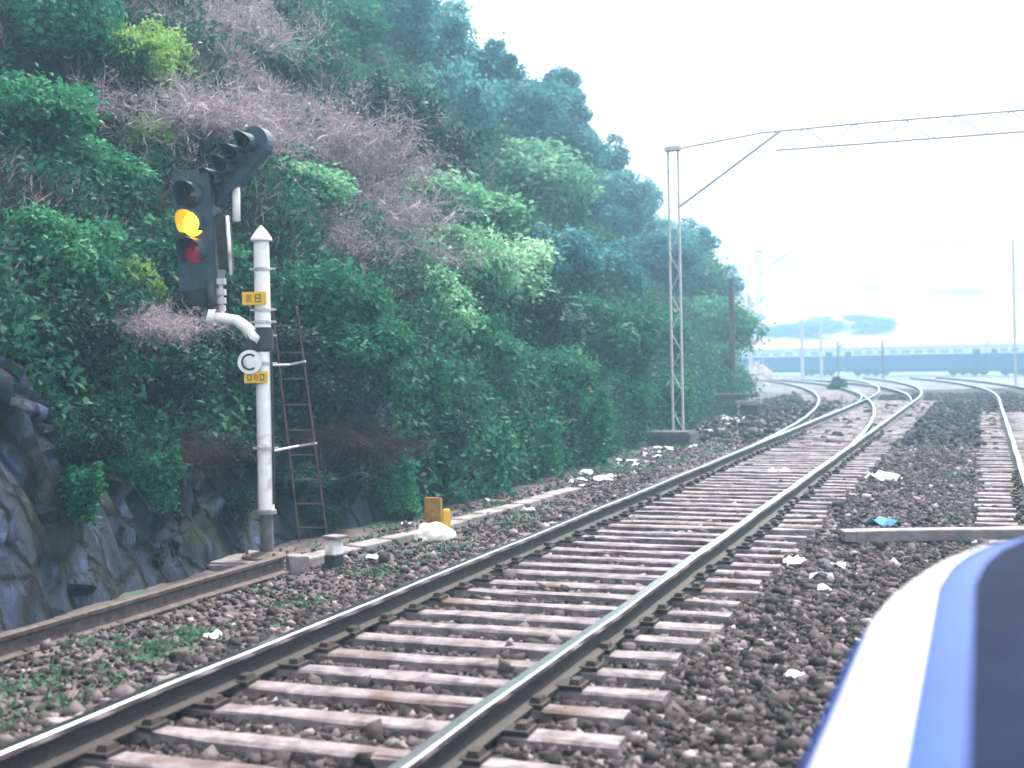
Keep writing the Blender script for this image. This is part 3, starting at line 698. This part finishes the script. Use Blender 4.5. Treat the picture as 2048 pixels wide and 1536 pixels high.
plate(2.44, .225, .122, -.057, [(-.05,0,.052,.07,'orange',0),(.035,0,.055,.075,'ink',1),(.035,0,.030,.012,'ink',0)], 'number_plate', 'yellow')
plate(1.70, .22, .105, -.055, [(-.06,.0,.040,.058,'ink',1),(.0,.0,.042,.060,'orange',0),(.058,.0,.044,.062,'ink',1)], 'number_plate', 'yellow')
RX = Matrix.Rotation(PI/2, 3, 'X')
mb = MB(); mb.lathe([(0,.0),(.108,.0),(.112,.004),(.112,.012),(0,.012)], (-.108,-.098,1.845), 32, 0, RX); disc = mb.build('marker_disc', 'white', sg)
mb = MB()
V, F = [], []; n = 26
for k in range(n+1):
    a = math.radians(50)+math.radians(260)*k/n
    for rr_ in (.060,.080): V += [(-.108+rr_*math.cos(a), -.1105, 1.845+rr_*math.sin(a)), (-.108+rr_*math.cos(a), -.1125, 1.845+rr_*math.sin(a))]
for k in range(n):
    a, b = 4*k, 4*k+4; F += [(a+1,a+3,b+3,b+1),(a,b,b+2,a+2),(a+2,b+2,b+3,a+3),(a,a+1,b+1,b)]
F += [(0,2,3,1),(4*n,4*n+1,4*n+3,4*n+2)]
mb.add(V, F); mb.build('letter', 'black', disc)
MB().tube([(.078,-.03,.5),(.082,-.03,1.2),(.080,-.03,2.0)], .012, 6).build('cable', 'black', sg)
# bracket arm
arm = MB().tube([(-.03,-.02,2.06),(-.09,-.03,2.09),(-.15,-.03,2.17),(-.24,-.03,2.235),(-.36,-.03,2.26),(-.475,-.03,2.275)], [.085,.075,.06,.052,.05,.05], 14).build('bracket_arm', 'white', sg, smooth=True)
mb = MB(); mb.tube([(-.44,-.03,2.27),(-.50,-.03,2.28)], .085, 16); mb.build('arm_flange', 'white', arm)
mb = MB(); mb.lathe([(.078,-.13),(.10,-.13),(.10,.10),(.078,.10)], (0,0,2.07), 16); mb.box((-.09,-.03,2.03), (.12,.13,.2)); mb.build('arm_clamp', 'black', arm, bevel=.02)
mb = MB(); mb.tube([(-.475,-.03,2.28),(-.475,-.03,2.62)], .05, 12); mb.build('head_stem', 'black', sg, smooth=True)
# head: built facing -Y in its own frame, then turned towards the coming train
head = bpy.data.objects.new('lamp_head', None); COL.objects.link(head); head.parent = sg
head.location = (-.475, 0, 0); head.rotation_euler = (0, math.radians(-3.0), math.radians(-15))
mb = MB(); mb.box((0,.12,3.10), (.30,.26,1.02)); mb.box((0,-.015,3.11), (.40,.012,1.14)); mb.build('lamp_housing', 'signalgrey', head, bevel=.015)
mb = MB(); mb.box((0,.10,2.52), (.28,.24,.24)); mb.build('terminal_box', 'black', head, bevel=.01)
def hood_mesh(r, L, n=18, a0=-40, a1=220, drop=.0):
    mb = MB(); V, F = [], []
    th = .006
    for k in range(n+1):
        a = math.radians(a0+(a1-a0)*k/n); ll = L*(.55+.45*max(0, math.sin(a)))
        for q, y in ((r,0),(r,-ll),(r-th,-ll),(r-th,0)): V.append((q*math.cos(a), y, q*math.sin(a)))
    for k in range(n):
        for j in range(4): F.append((4*k+j, 4*k+(j+1)%4, 4*k+4+(j+1)%4, 4*k+4+j))
    F += [(3,2,1,0),(4*n,4*n+1,4*n+2,4*n+3)]
    mb.add(V, F); return mb
for z, lm in ((3.43,'lensdark'),(3.165,'lamp'),(2.905,'lensred')):
    hd = hood_mesh(.125, .21).build('lamp_hood', 'signalgrey', head, (0,-.022,z), smooth=False)
    mb = MB(); mb.lathe([(.0,.03),(.05,.026),(.09,.013),(.112,0)], (0,-.004,0), 24, 0, RX); o = mb.build('lens', lm, hd, smooth=True)
    if lm == 'lamp': o['label'] = 'lit yellow lamp lens'
    if lm == 'lensred': o['label'] = 'unlit red lamp lens'
# side case, conduit, fittings
mb = MB(); mb.box((.245,.10,2.98), (.09,.16,.52)); mb.build('side_case', 'black', head, bevel=.008)
MB().tube([(.31,.06,2.66),(.31,.06,3.22)], .017, 8).build('conduit', 'white', head, smooth=True)
for z, w_ in ((2.60,.11),(2.50,.10),(2.42,.09),(2.35,.07)):
    MB().tube([(.21,.03,z-.028),(.21,.03,z+.028)], w_/2, 10).build('conduit_joint', 'silver', head)
MB().tube([(.21,.03,2.2),(.21,.03,2.6)], .02, 8).build('conduit', 'white', head, smooth=True)
# slanting row of five lamps
row = bpy.data.objects.new('route_lamps', None); COL.objects.link(row); row.parent = sg
row.location = (-.15, 0, -.085); row.rotation_euler = (0, 0, math.radians(-20))
lam = [(-.44,3.56),(-.325,3.685),(-.185,3.795),(-.075,3.895),(.065,4.0)]
a = math.atan2(4.0-3.56, .065+.44)
RR = Matrix.Rotation(-a, 3, 'Y')
V, F = [], []; n = 20; Lh, rw = .33, .155
for sgn, y in ((0,.03),(1,.15)):
    for k in range(n):
        t = 2*PI*k/n; V.append(RR @ Vector(((Lh if math.cos(t) > 0 else -Lh)+rw*math.cos(t), y, rw*math.sin(t))) + Vector((-.16,0,3.785)))
F = [tuple(range(n)), tuple(reversed(range(n,2*n)))]+[(k, (k+1)%n, n+(k+1)%n, n+k) for k in range(n)]
MB().add(V, F).build('route_housing', 'signalgrey', row)
for x, z in lam:
    hd = hood_mesh(.078, .24, 16, -180, 180).build('route_hood', 'signalgrey', row, (x,.02,z))
    mb = MB(); mb.lathe([(.0,.012),(.04,.008),(.06,0)], (0,-.006,0), 18, 0, RX); mb.build('lens', 'lensdark', hd, smooth=True)
MB().tube([(-.17,.12,3.28),(-.17,.12,3.72)], .038, 12).build('support_tube', 'white', row, smooth=True)
mb = MB(); mb.box((-.30,.12,3.34), (.30,.05,.06)); mb.build('support_bracket', 'signalgrey', row)
# ladder leaning on the post
lad = thing('signal_ladder', 'thin rusty ladder leaning behind the white signal post', 'ladder')
b0, b1 = Vector((SX+.10, SY+1.15, .0)), Vector((SX+.40, SY+1.10, .0)); t0, t1 = Vector((SX+.06, SY+.16, 2.40)), Vector((SX+.30, SY+.12, 2.40))
for p, q in ((b0,t0),(b1,t1)): MB().tube([p, q], .011, 6).build('stile', 'rust', lad)
for k in range(9):
    f_ = .07+k*.107; MB().tube([b0.lerp(t0,f_), b1.lerp(t1,f_)], .008, 6).build('rung', 'rust', lad)
for f_ in (.43,.77): MB().tube([(SX+.05,SY+.05,b0.lerp(t0,f_).z), b0.lerp(t0,f_)+Vector((.1,0,0)), b1.lerp(t1,f_)+Vector((.02,-.04,.03))], .013, 6).build('stay', 'silver', lad)
# concrete foot of the signal
def rough_block(name, size, mat, loc, rotz, label=None, cat=None, cuts=5, amp=.03, seed=0, parent=None, **kw):
    bm = bmesh.new(); bmesh.ops.create_cube(bm, size=1)
    bmesh.ops.bevel(bm, geom=bm.edges[:], offset=.05, segments=2, affect='EDGES')
    bmesh.ops.subdivide_edges(bm, edges=bm.edges[:], cuts=cuts, use_grid_fill=True)
    for v in bm.verts:
        v.co = Vector((v.co.x*size[0], v.co.y*size[1], v.co.z*size[2]))
        v.co += Vector((mnoise.noise(v.co*4+Vector((seed,0,0))), mnoise.noise(v.co*4+Vector((0,seed+9,0))), .6*mnoise.noise(v.co*4+Vector((0,0,seed+5)))))*amp
    me = bpy.data.meshes.new(name); bm.to_mesh(me); bm.free(); me.materials.append(M[mat])
    o = link(name, me, parent, loc, rotz)
    if label: tag(o, label, cat, **kw)
    return o
rough_block('concrete_base', (1.0,.8,.39), 'concrete', (SX-.02, SY-.02, -.16), -TH, 'weathered concrete footing under the signal post', 'concrete base', amp=.03, seed=1)
# old rail lying on the verge
pts = [np.array([-3.95,6.3])+(np.array([-2.13,11.0])-np.array([-3.95,6.3]))*t for t in np.linspace(0,1,14)]
o = link('loose_rail', rail_mesh(pts, .02, mats=('oldrail','oldrail'))); tag(o, 'rusty old rail lying on the verge at the foot of the rocks', 'rail')
rough_block('stone', (.2,.16,.16), 'concrete', (-2.02,11.12,.07), .3, 'pale round stone at the end of the loose rusty rail', 'stone', amp=.03, seed=4)
# small marker post
mk = thing('track_marker', 'short white marker stone with a black foot beside the track', 'marker post', (-1.72,11.27,0), math.radians(-38))
MB().box((0,0,.03), (.13,.13,.2)).build('foot', 'black', mk, bevel=.008)
MB().box((0,0,.205), (.128,.128,.15), taper=.94).build('post', 'white', mk, bevel=.01)
MB().box((.02,.0,.29), (.19,.16,.025)).build('cap', 'concrete', mk, bevel=.006)
# yellow markers and the white bag
yb = thing('yellow_marker_board', 'mottled ochre marker board standing on the verge', 'marker', (-1.0,13.8,0), math.radians(-20))
MB().box((0,0,.19), (.195,.05,.32)).build('board', 'ochre', yb, bevel=.006)
for x in (-.07,.07): MB().box((x,.035,.05), (.03,.02,.3)).build('leg', 'rust', yb)
yp = thing('yellow_marker_post', 'bright yellow stub post next to the ochre board', 'marker', (-.845,13.62,0), math.radians(12))
MB().box((0,0,.10), (.085,.085,.28), taper=.92).build('post', 'yellow', yp, bevel=.01)
def lump(name, size, mat, loc, rotz, label, cat, seed):
    bm = bmesh.new(); bmesh.ops.create_icosphere(bm, subdivisions=4, radius=.5)
    for v in bm.verts:
        d = v.co.normalized(); k = 1+.28*mnoise.noise(d*1.6+Vector((seed,0,0)))+.10*mnoise.noise(d*5+Vector((0,seed,0)))+.05*abs(mnoise.noise(d*11))
        v.co = Vector((d.x*size[0]*.5*k, d.y*size[1]*.5*k, max(d.z, -.5)*size[2]*.5*k))
    me = bpy.data.meshes.new(name); bm.to_mesh(me); bm.free(); me.materials.append(M[mat]); me.polygons.foreach_set('use_smooth', [True]*len(me.polygons))
    return tag(link(name, me, None, loc, rotz), label, cat)
lump('white_sack', (.42,.30,.24), 'sack', (-.95,12.98,.05), .2, 'lumpy white sack in front of the yellow markers', 'sack', 8)
# cable trough slabs
trg = thing('cable_trough', 'line of pale concrete cable covers along the verge', 'cable trough')
SLAB = None
tp = [(-2.05,11.55),(-1.62,12.35),(-1.12,13.2),(-.62,14.35),(.02,15.7),(.7,17.4)]
tp = np.array(tp); ss = np.r_[0, np.cumsum(np.hypot(*np.diff(tp,axis=0).T))]
k = 0
for s in np.arange(0, ss[-1], .52):
    x, y = np.interp(s, ss, tp[:,0]), np.interp(s, ss, tp[:,1]); x2, y2 = np.interp(s+.3, ss, tp[:,0]), np.interp(s+.3, ss, tp[:,1])
    an = math.atan2(y2-y, x2-x)+pr.uniform(-.04,.04)
    if SLAB is None:
        o = rough_block('slab', (.49,.24,.09), 'concrete', (x,y,.025), an, cuts=2, amp=.012, seed=2, parent=trg); SLAB = o.data
    else: o = link('slab', SLAB, trg, (x,y,.02+pr.uniform(-.01,.012)), an)
    o.rotation_euler.x = pr.uniform(-.05,.05)
# ------------------------------------------------------------------ portal masts over the tracks
def bar(mb, p, q, w_=.06, t=.02):
    p, q = Vector(p), Vector(q); d = q-p; L = d.length
    R = d.to_track_quat('X','Z').to_matrix(); mb.box((p+q)/2, (L, w_, t), R)
def portal(name, label, base, H, span, mat, arms=True, brace_lo=1.25):
    """lattice upright with a trussed boom reaching right across the tracks"""
    root = thing(name, label, 'portal mast', base)
    nv = Vector((N[0], N[1], 0)); dv = Vector((D[0], D[1], 0)); wd = .11
    for s in (-1, 1):
        mb = MB(); mb.box((nv*wd*s)+Vector((0,0,H/2)), (.04,.08,H), Matrix.Rotation(-TH,3,'Z')); mb.build('upright', mat, root, bevel=.006)
    z = .3; k = 0
    while z < H-.3:
        mb = MB(); a = 1 if k % 2 else -1
        bar(mb, nv*(-wd*a)+dv*-.06+Vector((0,0,z)), nv*(wd*a)+dv*-.06+Vector((0,0,z+.42)), .028, .010); mb.build('lacing_bar', mat, root); z += .42; k += 1
    dep = .42
    prof = lambda t: H + .24*min(1, t/2.2)
    for name_, dz, t0 in (('upper_chord',0,0), ('lower_chord',-dep,2.2)):
        mb = MB(); mb.tube([nv*t+Vector((0,0,prof(t)+dz)) for t in np.linspace(t0, span, 8)], .026, 6); mb.build(name_, mat, root)
    mb = MB(); mb.tube([Vector((0,0,H-brace_lo))+nv*.1, nv*2.3+Vector((0,0,prof(2.3)-.02))], .034, 6); mb.build('knee_brace', mat, root)
    t = 2.3; k = 0
    while t < span-.5:
        mb = MB(); a, b = (0,-dep) if k % 2 else (-dep,0)
        mb.tube([nv*t+Vector((0,0,prof(t)+a)), nv*(t+.5)+Vector((0,0,prof(t)+b))], .016, 5); mb.build('web_bar', mat, root); t += .5; k += 1
    mb = MB(); mb.box(nv*span+Vector((0,0,H/2)), (.12,.12,H), Matrix.Rotation(-TH,3,'Z')); mb.build('upright', mat, root)
    mb = MB(); mb.box((0,0,H+.02), (.34,.2,.1), Matrix.Rotation(-TH,3,'Z')); mb.build('cap', mat, root)
    return root
portal('portal_mast', 'tall pale lattice mast at the hill foot with boom across the tracks', (3.36,26.95,0), 6.32, 13.5, 'silver')
rough_block('mast_foundation', (1.25,.95,.62), 'darkconc', (3.02,26.45,-.02), -TH, 'dark stained concrete block at the foot of the lattice mast', 'foundation', amp=.03, seed=14)
portal('portal_mast', 'faint distant portal frame over the curve near the train', (14.2,74,-.2), 8.2, 14, 'silver')
# plain posts
def post(name, label, loc, H, w_, mat, arm=None, group=None):
    root = thing(name, label, 'post', loc, -TH, group)
    mb = MB(); mb.box((0,0,H/2), (w_,w_*.8,H), taper=.85); mb.build('shaft', mat, root, bevel=w_*.06)
    mb = MB(); mb.box((0,0,.12), (w_*2.4,w_*2.4,.3), taper=.8); mb.build('footing', 'concrete', root)
    if arm:
        mb = MB(); mb.tube([(0,0,H-.25),(arm,0,H-.1)], w_*.2, 6); mb.tube([(0,0,H-.9),(arm*.9,0,H-.12)], w_*.15, 6); mb.build('bracket', mat, root)
    return root
post('steel_post', 'dark rusty post at the tip of the hill', (7.62,45,-.1), 4.75, .2, 'rust')
post('overhead_pole', 'thin pale pole on the pale rubble heap', (17.2,94,.2), 6.2, .22, 'silver', 1.5)
post('overhead_pole', 'second pale pole just past the rubble heap', (18.0,97.5,-.6), 7.0, .2, 'silver', 1.4)
post('overhead_pole', 'pale pole before the train, nearer to the rubble heap', (23.4,104,-.62), 5.4, .28, 'silver', 2.0)
post('overhead_pole', 'pale pole before the train, farther from the rubble heap', (25.7,107,-.62), 5.4, .26, 'silver', 2.0)
post('overhead_pole', 'thin dark pole in front of the coach beyond the dark bush', (28.4,112,-.62), 3.6, .16, 'rust')
post('overhead_pole', 'thin dark pole before the train near the picture edge', (32.4,112,-.62), 3.6, .18, 'rust')
# rubble heap
bm = bmesh.new(); bmesh.ops.create_grid(bm, x_segments=40, y_segments=40, size=1)
for v in bm.verts:
    r_ = math.hypot(v.co.x, v.co.y); h = max(0, 1-r_)**.9
    p = Vector((v.co.x*3.4, v.co.y*4, 0)); v.co = p + Vector((0,0,h*2.1 + h*.5*mnoise.noise(p*.9) + min(1,h*4)*.22*mnoise.noise(p*3) - .25))
me = bpy.data.meshes.new('rubble_heap'); bm.to_mesh(me); bm.free(); me.materials.append(M['mound'])
tag(link('rubble_heap', me, None, (17.3,93,-.5)), 'pale conical heap of rubble at the end of the hill', 'rubble heap')
# broken culvert parapet
cu = thing('culvert_parapet', 'dark broken concrete parapet with pale slab at the hill foot', 'parapet', (6.45,38.2,-.05), -TH)
rough_block('wall_block', (.85,.5,.75), 'darkconc', (-.35,.1,.25), .1, parent=cu, seed=21, amp=.05)
rough_block('wall_block', (.6,.45,.45), 'darkconc', (.55,0,.15), -.1, parent=cu, seed=22, amp=.05)
rough_block('slab', (.75,.5,.12), 'concrete', (.5,-.05,.47), .05, parent=cu, seed=23, amp=.02)
rough_block('slab', (1.5,.5,.1), 'darkconc', (0,.2,.68), .02, parent=cu, seed=24, amp=.03)
# bush between the far tracks
bu = thing('round_bush', 'small dark round bush between the far diverging tracks', 'bush', (16.25,64.5,-.2))
link('crown', KIND['dark'][1][0], bu, (0,0,.42), 0, .62); link('trunk', KIND['dark'][1][1], bu, (0,0,.42), 0, .62)

# ------------------------------------------------------------------ train in the distance
def coach(p, q, label):
    p, q = Vector((*p, 0)), Vector((*q, 0)); L = (q-p).length; d = (q-p).normalized()
    root = thing('railway_coach', label, 'railway coach', ((p+q)/2+Vector((0,0,-.62))), math.atan2(d.y, d.x), 'coaches of the distant train')
    W = 3.1
    MB().box((0,0,1.50), (L,W,1.5)).build('lower_body', 'coachblue', root, bevel=.05)
    MB().box((0,0,2.57), (L-.02,W-.02,.66)).build('window_band', 'coachpale', root)
    mb = MB(); n = 12; V, F = [], []
    for x in (-L/2, L/2):
        for k in range(n+1):
            t = PI*k/n; V.append((x, math.cos(t)*W*.51, 2.89+.72*math.sin(t)**.8))
    F = [tuple(range(n+1)), tuple(reversed(range(n+1,2*n+2)))]+[(k, k+1, n+2+k, n+1+k) for k in range(n)]+[(0,n+1,2*n+1,n)]
    mb.add(V, F); mb.build('roof', 'coachroof', root)
    MB().box((0,0,.62), (L*.98,2.6,.36)).build('underframe', 'under', root)
    for s in (-1,1):
        bo = MB().box((s*L*.34,0,.42), (3.2,2.3,.42)).build('bogie', 'under', root, bevel=.04)
        for wx in (-1.2,1.2):
            for wy in (-.85,.85):
                MB().tube([(s*L*.34+wx,wy-.06,.45),(s*L*.34+wx,wy+.06,.45)], .45, 14).build('wheel', 'under', bo)
    k = 0
    for x in np.arange(-L/2+2.2, L/2-2, 1.55):
        MB().box((x,-W/2-.004,2.56), (.95,.03,.40)).build('window', 'glass', root)
    for x in (-L/2+.9, L/2-.9): MB().box((x,-W/2-.006,1.75), (.8,.03,1.9)).build('door', 'coachblue', root)
    return root
coach((21.5,152.5), (36.2,140.8), 'blue coach of the distant train nearest the rubble heap')
coach((36.9,140.0), (47.6,126.0), 'blue coach of the distant train in the middle')
coach((48.0,125.2), (54.5,108.8), 'blue coach of the distant train at the picture edge')

# ------------------------------------------------------------------ far hill and its trees
fx = np.linspace(-150, 420, 120); fy = np.linspace(165, 420, 80); FX, FY = np.meshgrid(fx, fy)
FZ = np.interp(FY, [165,175,215,250,310,420], [-1.5,-1,5.5,13,27,25]) * (1+.2*fbm(FX*.012+3, FY*.012)) + 1.4*fbm(FX*.08, FY*.08)*np.clip((FY-170)/60,0,1)
FZ[0,:] = -3
I = np.arange(FX.size).reshape(FX.shape); F = np.stack([I[:-1,:-1], I[:-1,1:], I[1:,1:], I[1:,:-1]], -1).reshape(-1,4)
me = fast_mesh('hill', np.c_[FX.ravel(), FY.ravel(), FZ.ravel()], F, 'farhill'); me.polygons.foreach_set('use_smooth', [True]*len(me.polygons))
tag(link('hill', me), kind='structure')
fr = random.Random(4)
for k in range(13):
    x = 38+k*2.15+fr.uniform(-.8,.8); y = 216+fr.uniform(-6,6); R = fr.uniform(1.2,2.2)
    iy, ix = np.abs(fy-y).argmin(), np.abs(fx-x).argmin(); z = FZ[iy,ix]
    t = thing('far_tree', 'hazy green tree in the belt of trees on the far slope above the train', 'tree', (x,y,z-.5), fr.uniform(0,6), 'far belt of trees above the train')
    v = KIND['green'][k % 3]; link('crown', v[0], t, (0,0,R*.9), 0, (R*1.7*fr.uniform(.7,1.3),R*1.3,R*fr.uniform(.55,.95))); link('trunk', v[1], t, (0,0,R*.9), 0, R)

# ------------------------------------------------------------------ locomotive nose beside the camera
lo = thing('locomotive', 'glossy blue locomotive nose with its white highlight painted on, very close to the camera', 'locomotive', (0,0,0), -TH)
HW, CN = 1.64, N_NEXT
def sect(hw, top, rs=.27):
    """half section from the side up over the shoulder: (n, z)"""
    P = [(-hw,.72),(-hw,.9),(-hw,top-rs)]
    P += [(-hw+rs-rs*math.cos(a), top-rs+rs*math.sin(a)) for a in np.linspace(.12, PI/2, 12)]
    P += [(-hw+rs+t, top+.02*t) for t in (.04,.10,.18,.3,.6,1.0)] + [(0, top+.03)]
    return P
st = [(-1.6,0,0),(2.55,0,0),(2.8,.02,0),(3.0,.055,0),(3.2,.11,.003),(3.4,.19,.01),(3.55,.28,.02),(3.7,.42,.04),(3.8,.58,.07),(3.87,.78,.11),(3.91,1.0,.16)]
def loft(lo_i, hi_i, lift, mirror):
    mb = MB(); V, F = [], []; m = hi_i-lo_i
    for d, cut, drop in st:
        P = sect(HW-cut, 1.40-drop)[lo_i:hi_i]
        for n_, z in P: V.append(((CN + (n_ if not mirror else -n_)) + (-lift if not mirror else lift)*(n_ < -HW+.3+cut), d+lift, z+lift))
    for i in range(len(st)-1):
        for k in range(m-1): F.append((i*m+k, i*m+k+1, (i+1)*m+k+1, (i+1)*m+k))
    return mb.add(V, F)
for mir in (False, True):
    loft(0, 22, 0, mir).build('hood_panel', 'locoblue', lo, smooth=True)
    loft(8, 13, .003, mir).build('painted_highlight', 'locohighlight', lo, smooth=True)  # sky highlight along the shoulder, painted as a white band
    loft(14, 22, .004, mir).build('top_panel', 'locoblack', lo, smooth=True)
mb = MB(); P = sect(HW-1.0, 1.24); V = [(CN+n_, 3.905, z) for n_, z in P]+[(CN-n_, 3.905, z) for n_, z in reversed(P[:-1])]
mb.add(V, [tuple(range(len(V)))]); mb.build('front_panel', 'locoblue', lo)
MB().box((CN,1.0,.60), (2.9,5.2,.26)).build('underframe', 'black', lo, bevel=.03)
MB().box((CN,3.72,.62), (2.6,.16,.42)).build('buffer_beam', 'rust', lo, bevel=.02)
for s in (-1,1):
    mb = MB(); mb.tube([(CN+s*.95,3.78,.66),(CN+s*.95,4.1,.66)], .09, 14); mb.tube([(CN+s*.95,4.1,.66),(CN+s*.95,4.14,.66)], .2, 18); mb.build('buffer', 'black', lo)
    for d_ in (.2, 2.6):
        MB().tube([(CN+s*(HALF-.07),d_,.56),(CN+s*(HALF+.06),d_,.56)], .365, 20).build('wheel', 'black', lo)

# ------------------------------------------------------------------ loose things on the ground
def gp(x, y): return float(ground_z(np.array([x]), np.array([y]))[0])
sl = rough_block('loose_sleeper', (2.4,.24,.11), 'concrete', (4.35,12.35,gp(4.3,12.35)+.09), -.05, 'pale concrete sleeper lying loose ahead of the locomotive', 'sleeper', cuts=4, amp=.012, seed=31)
def scrap_mesh(seed):
    r = random.Random(seed); bm = bmesh.new(); bmesh.ops.create_grid(bm, x_segments=5, y_segments=4, size=.5)
    for v in bm.verts:
        v.co = Vector((v.co.x*r.uniform(.85,1.1), v.co.y*.7*r.uniform(.8,1.1), .30*mnoise.noise(v.co*2.6+Vector((seed*3,0,0)))+.06*r.random()+.05))
    bmesh.ops.solidify(bm, geom=bm.faces[:], thickness=.03)
    me = bpy.data.meshes.new('litter'); bm.to_mesh(me); bm.free(); me.materials.append(M['litter']); return me
SC = [scrap_mesh(k) for k in range(6)]
lr = random.Random(12)
def scrap(x, y, k, label, group=None, mat=None):
    me = SC[lr.randrange(6)]
    if mat: me = me.copy(); me.materials.clear(); me.materials.append(M[mat])
    o = link('paper_scrap', me, None, (x, y, gp(x,y)+.02), lr.uniform(0,6), k)
    o.rotation_euler.x = lr.uniform(-.3,.3); return tag(o, label, 'litter', group, 'thing')
scrap(-2.12, 8.45, .15, 'crumpled white scrap near the loose rail and the main rail')
scrap(-2.05, 11.75, .2, 'white scrap of litter at the foot of the signal footing')
scrap(-1.42, 11.75, .14, 'white scrap between the marker stone and the white sack')
scrap(-1.32, 14.1, .16, 'pale scrap behind the white sack and ochre board')
scrap(.05, 15.1, .16, 'white scrap beside the far end of the cable covers')
scrap(1.55, 7.25, .12, 'small white paper scrap beside the locomotive nose')
scrap(2.45, 11.3, .22, 'pinkish white scrap between the rails and the loose sleeper')
scrap(2.5, 10.55, .18, 'white scrap of paper lying nearer than the loose sleeper')
scrap(2.75, 11.0, .20, 'pale scrap just short of the loose sleeper end')
scrap(2.35, 10.0, .16, 'crumpled pale scrap by the locomotive nose tip')
scrap(2.05, 12.6, .16, 'small pale scrap close to the near running rail')
scrap(3.9, 13.6, .34, 'blue plastic scrap behind the loose sleeper', None, 'bluelit')
scrap(5.35, 18.6, .5, 'flat white scrap between the two tracks far ahead')
scrap(4.05, 19.9, .35, 'pale plate between the rails at the switch blades')
for k in range(70):                                         # rubbish strewn along the verge
    if k < 40: y = lr.uniform(16,26)
    else: y = lr.uniform(27,38)
    xf = float(np.interp(y, FP[:260,1], FP[:260,0])); x = xf + lr.uniform(.25, 1.25)
    scrap(x, y, lr.choice((.07,.09,.12,.16,.22)), 'small white scrap of litter strewn on the far verge below the bushes', 'litter strewn along the verge')

# ------------------------------------------------------------------ haze
hz = MB().box((150,1050,16), (2800,2900,38)).build('haze', 'white')
hz.data.materials.clear()
hm = bpy.data.materials.new('haze'); hm.use_nodes = True; hn = hm.node_tree; hn.nodes.clear()
ho = hn.nodes.new('ShaderNodeOutputMaterial'); pv = hn.nodes.new('ShaderNodeVolumePrincipled')
pv.inputs['Color'].default_value = (.40,.72,1.0,1); pv.inputs['Density'].default_value = .0037; pv.inputs['Anisotropy'].default_value = .25
hn.links.new(pv.outputs[0], ho.inputs['Volume']); hz.data.materials.append(hm)
tag(hz, 'pale blue haze hanging over the whole valley', 'haze', kind='stuff')
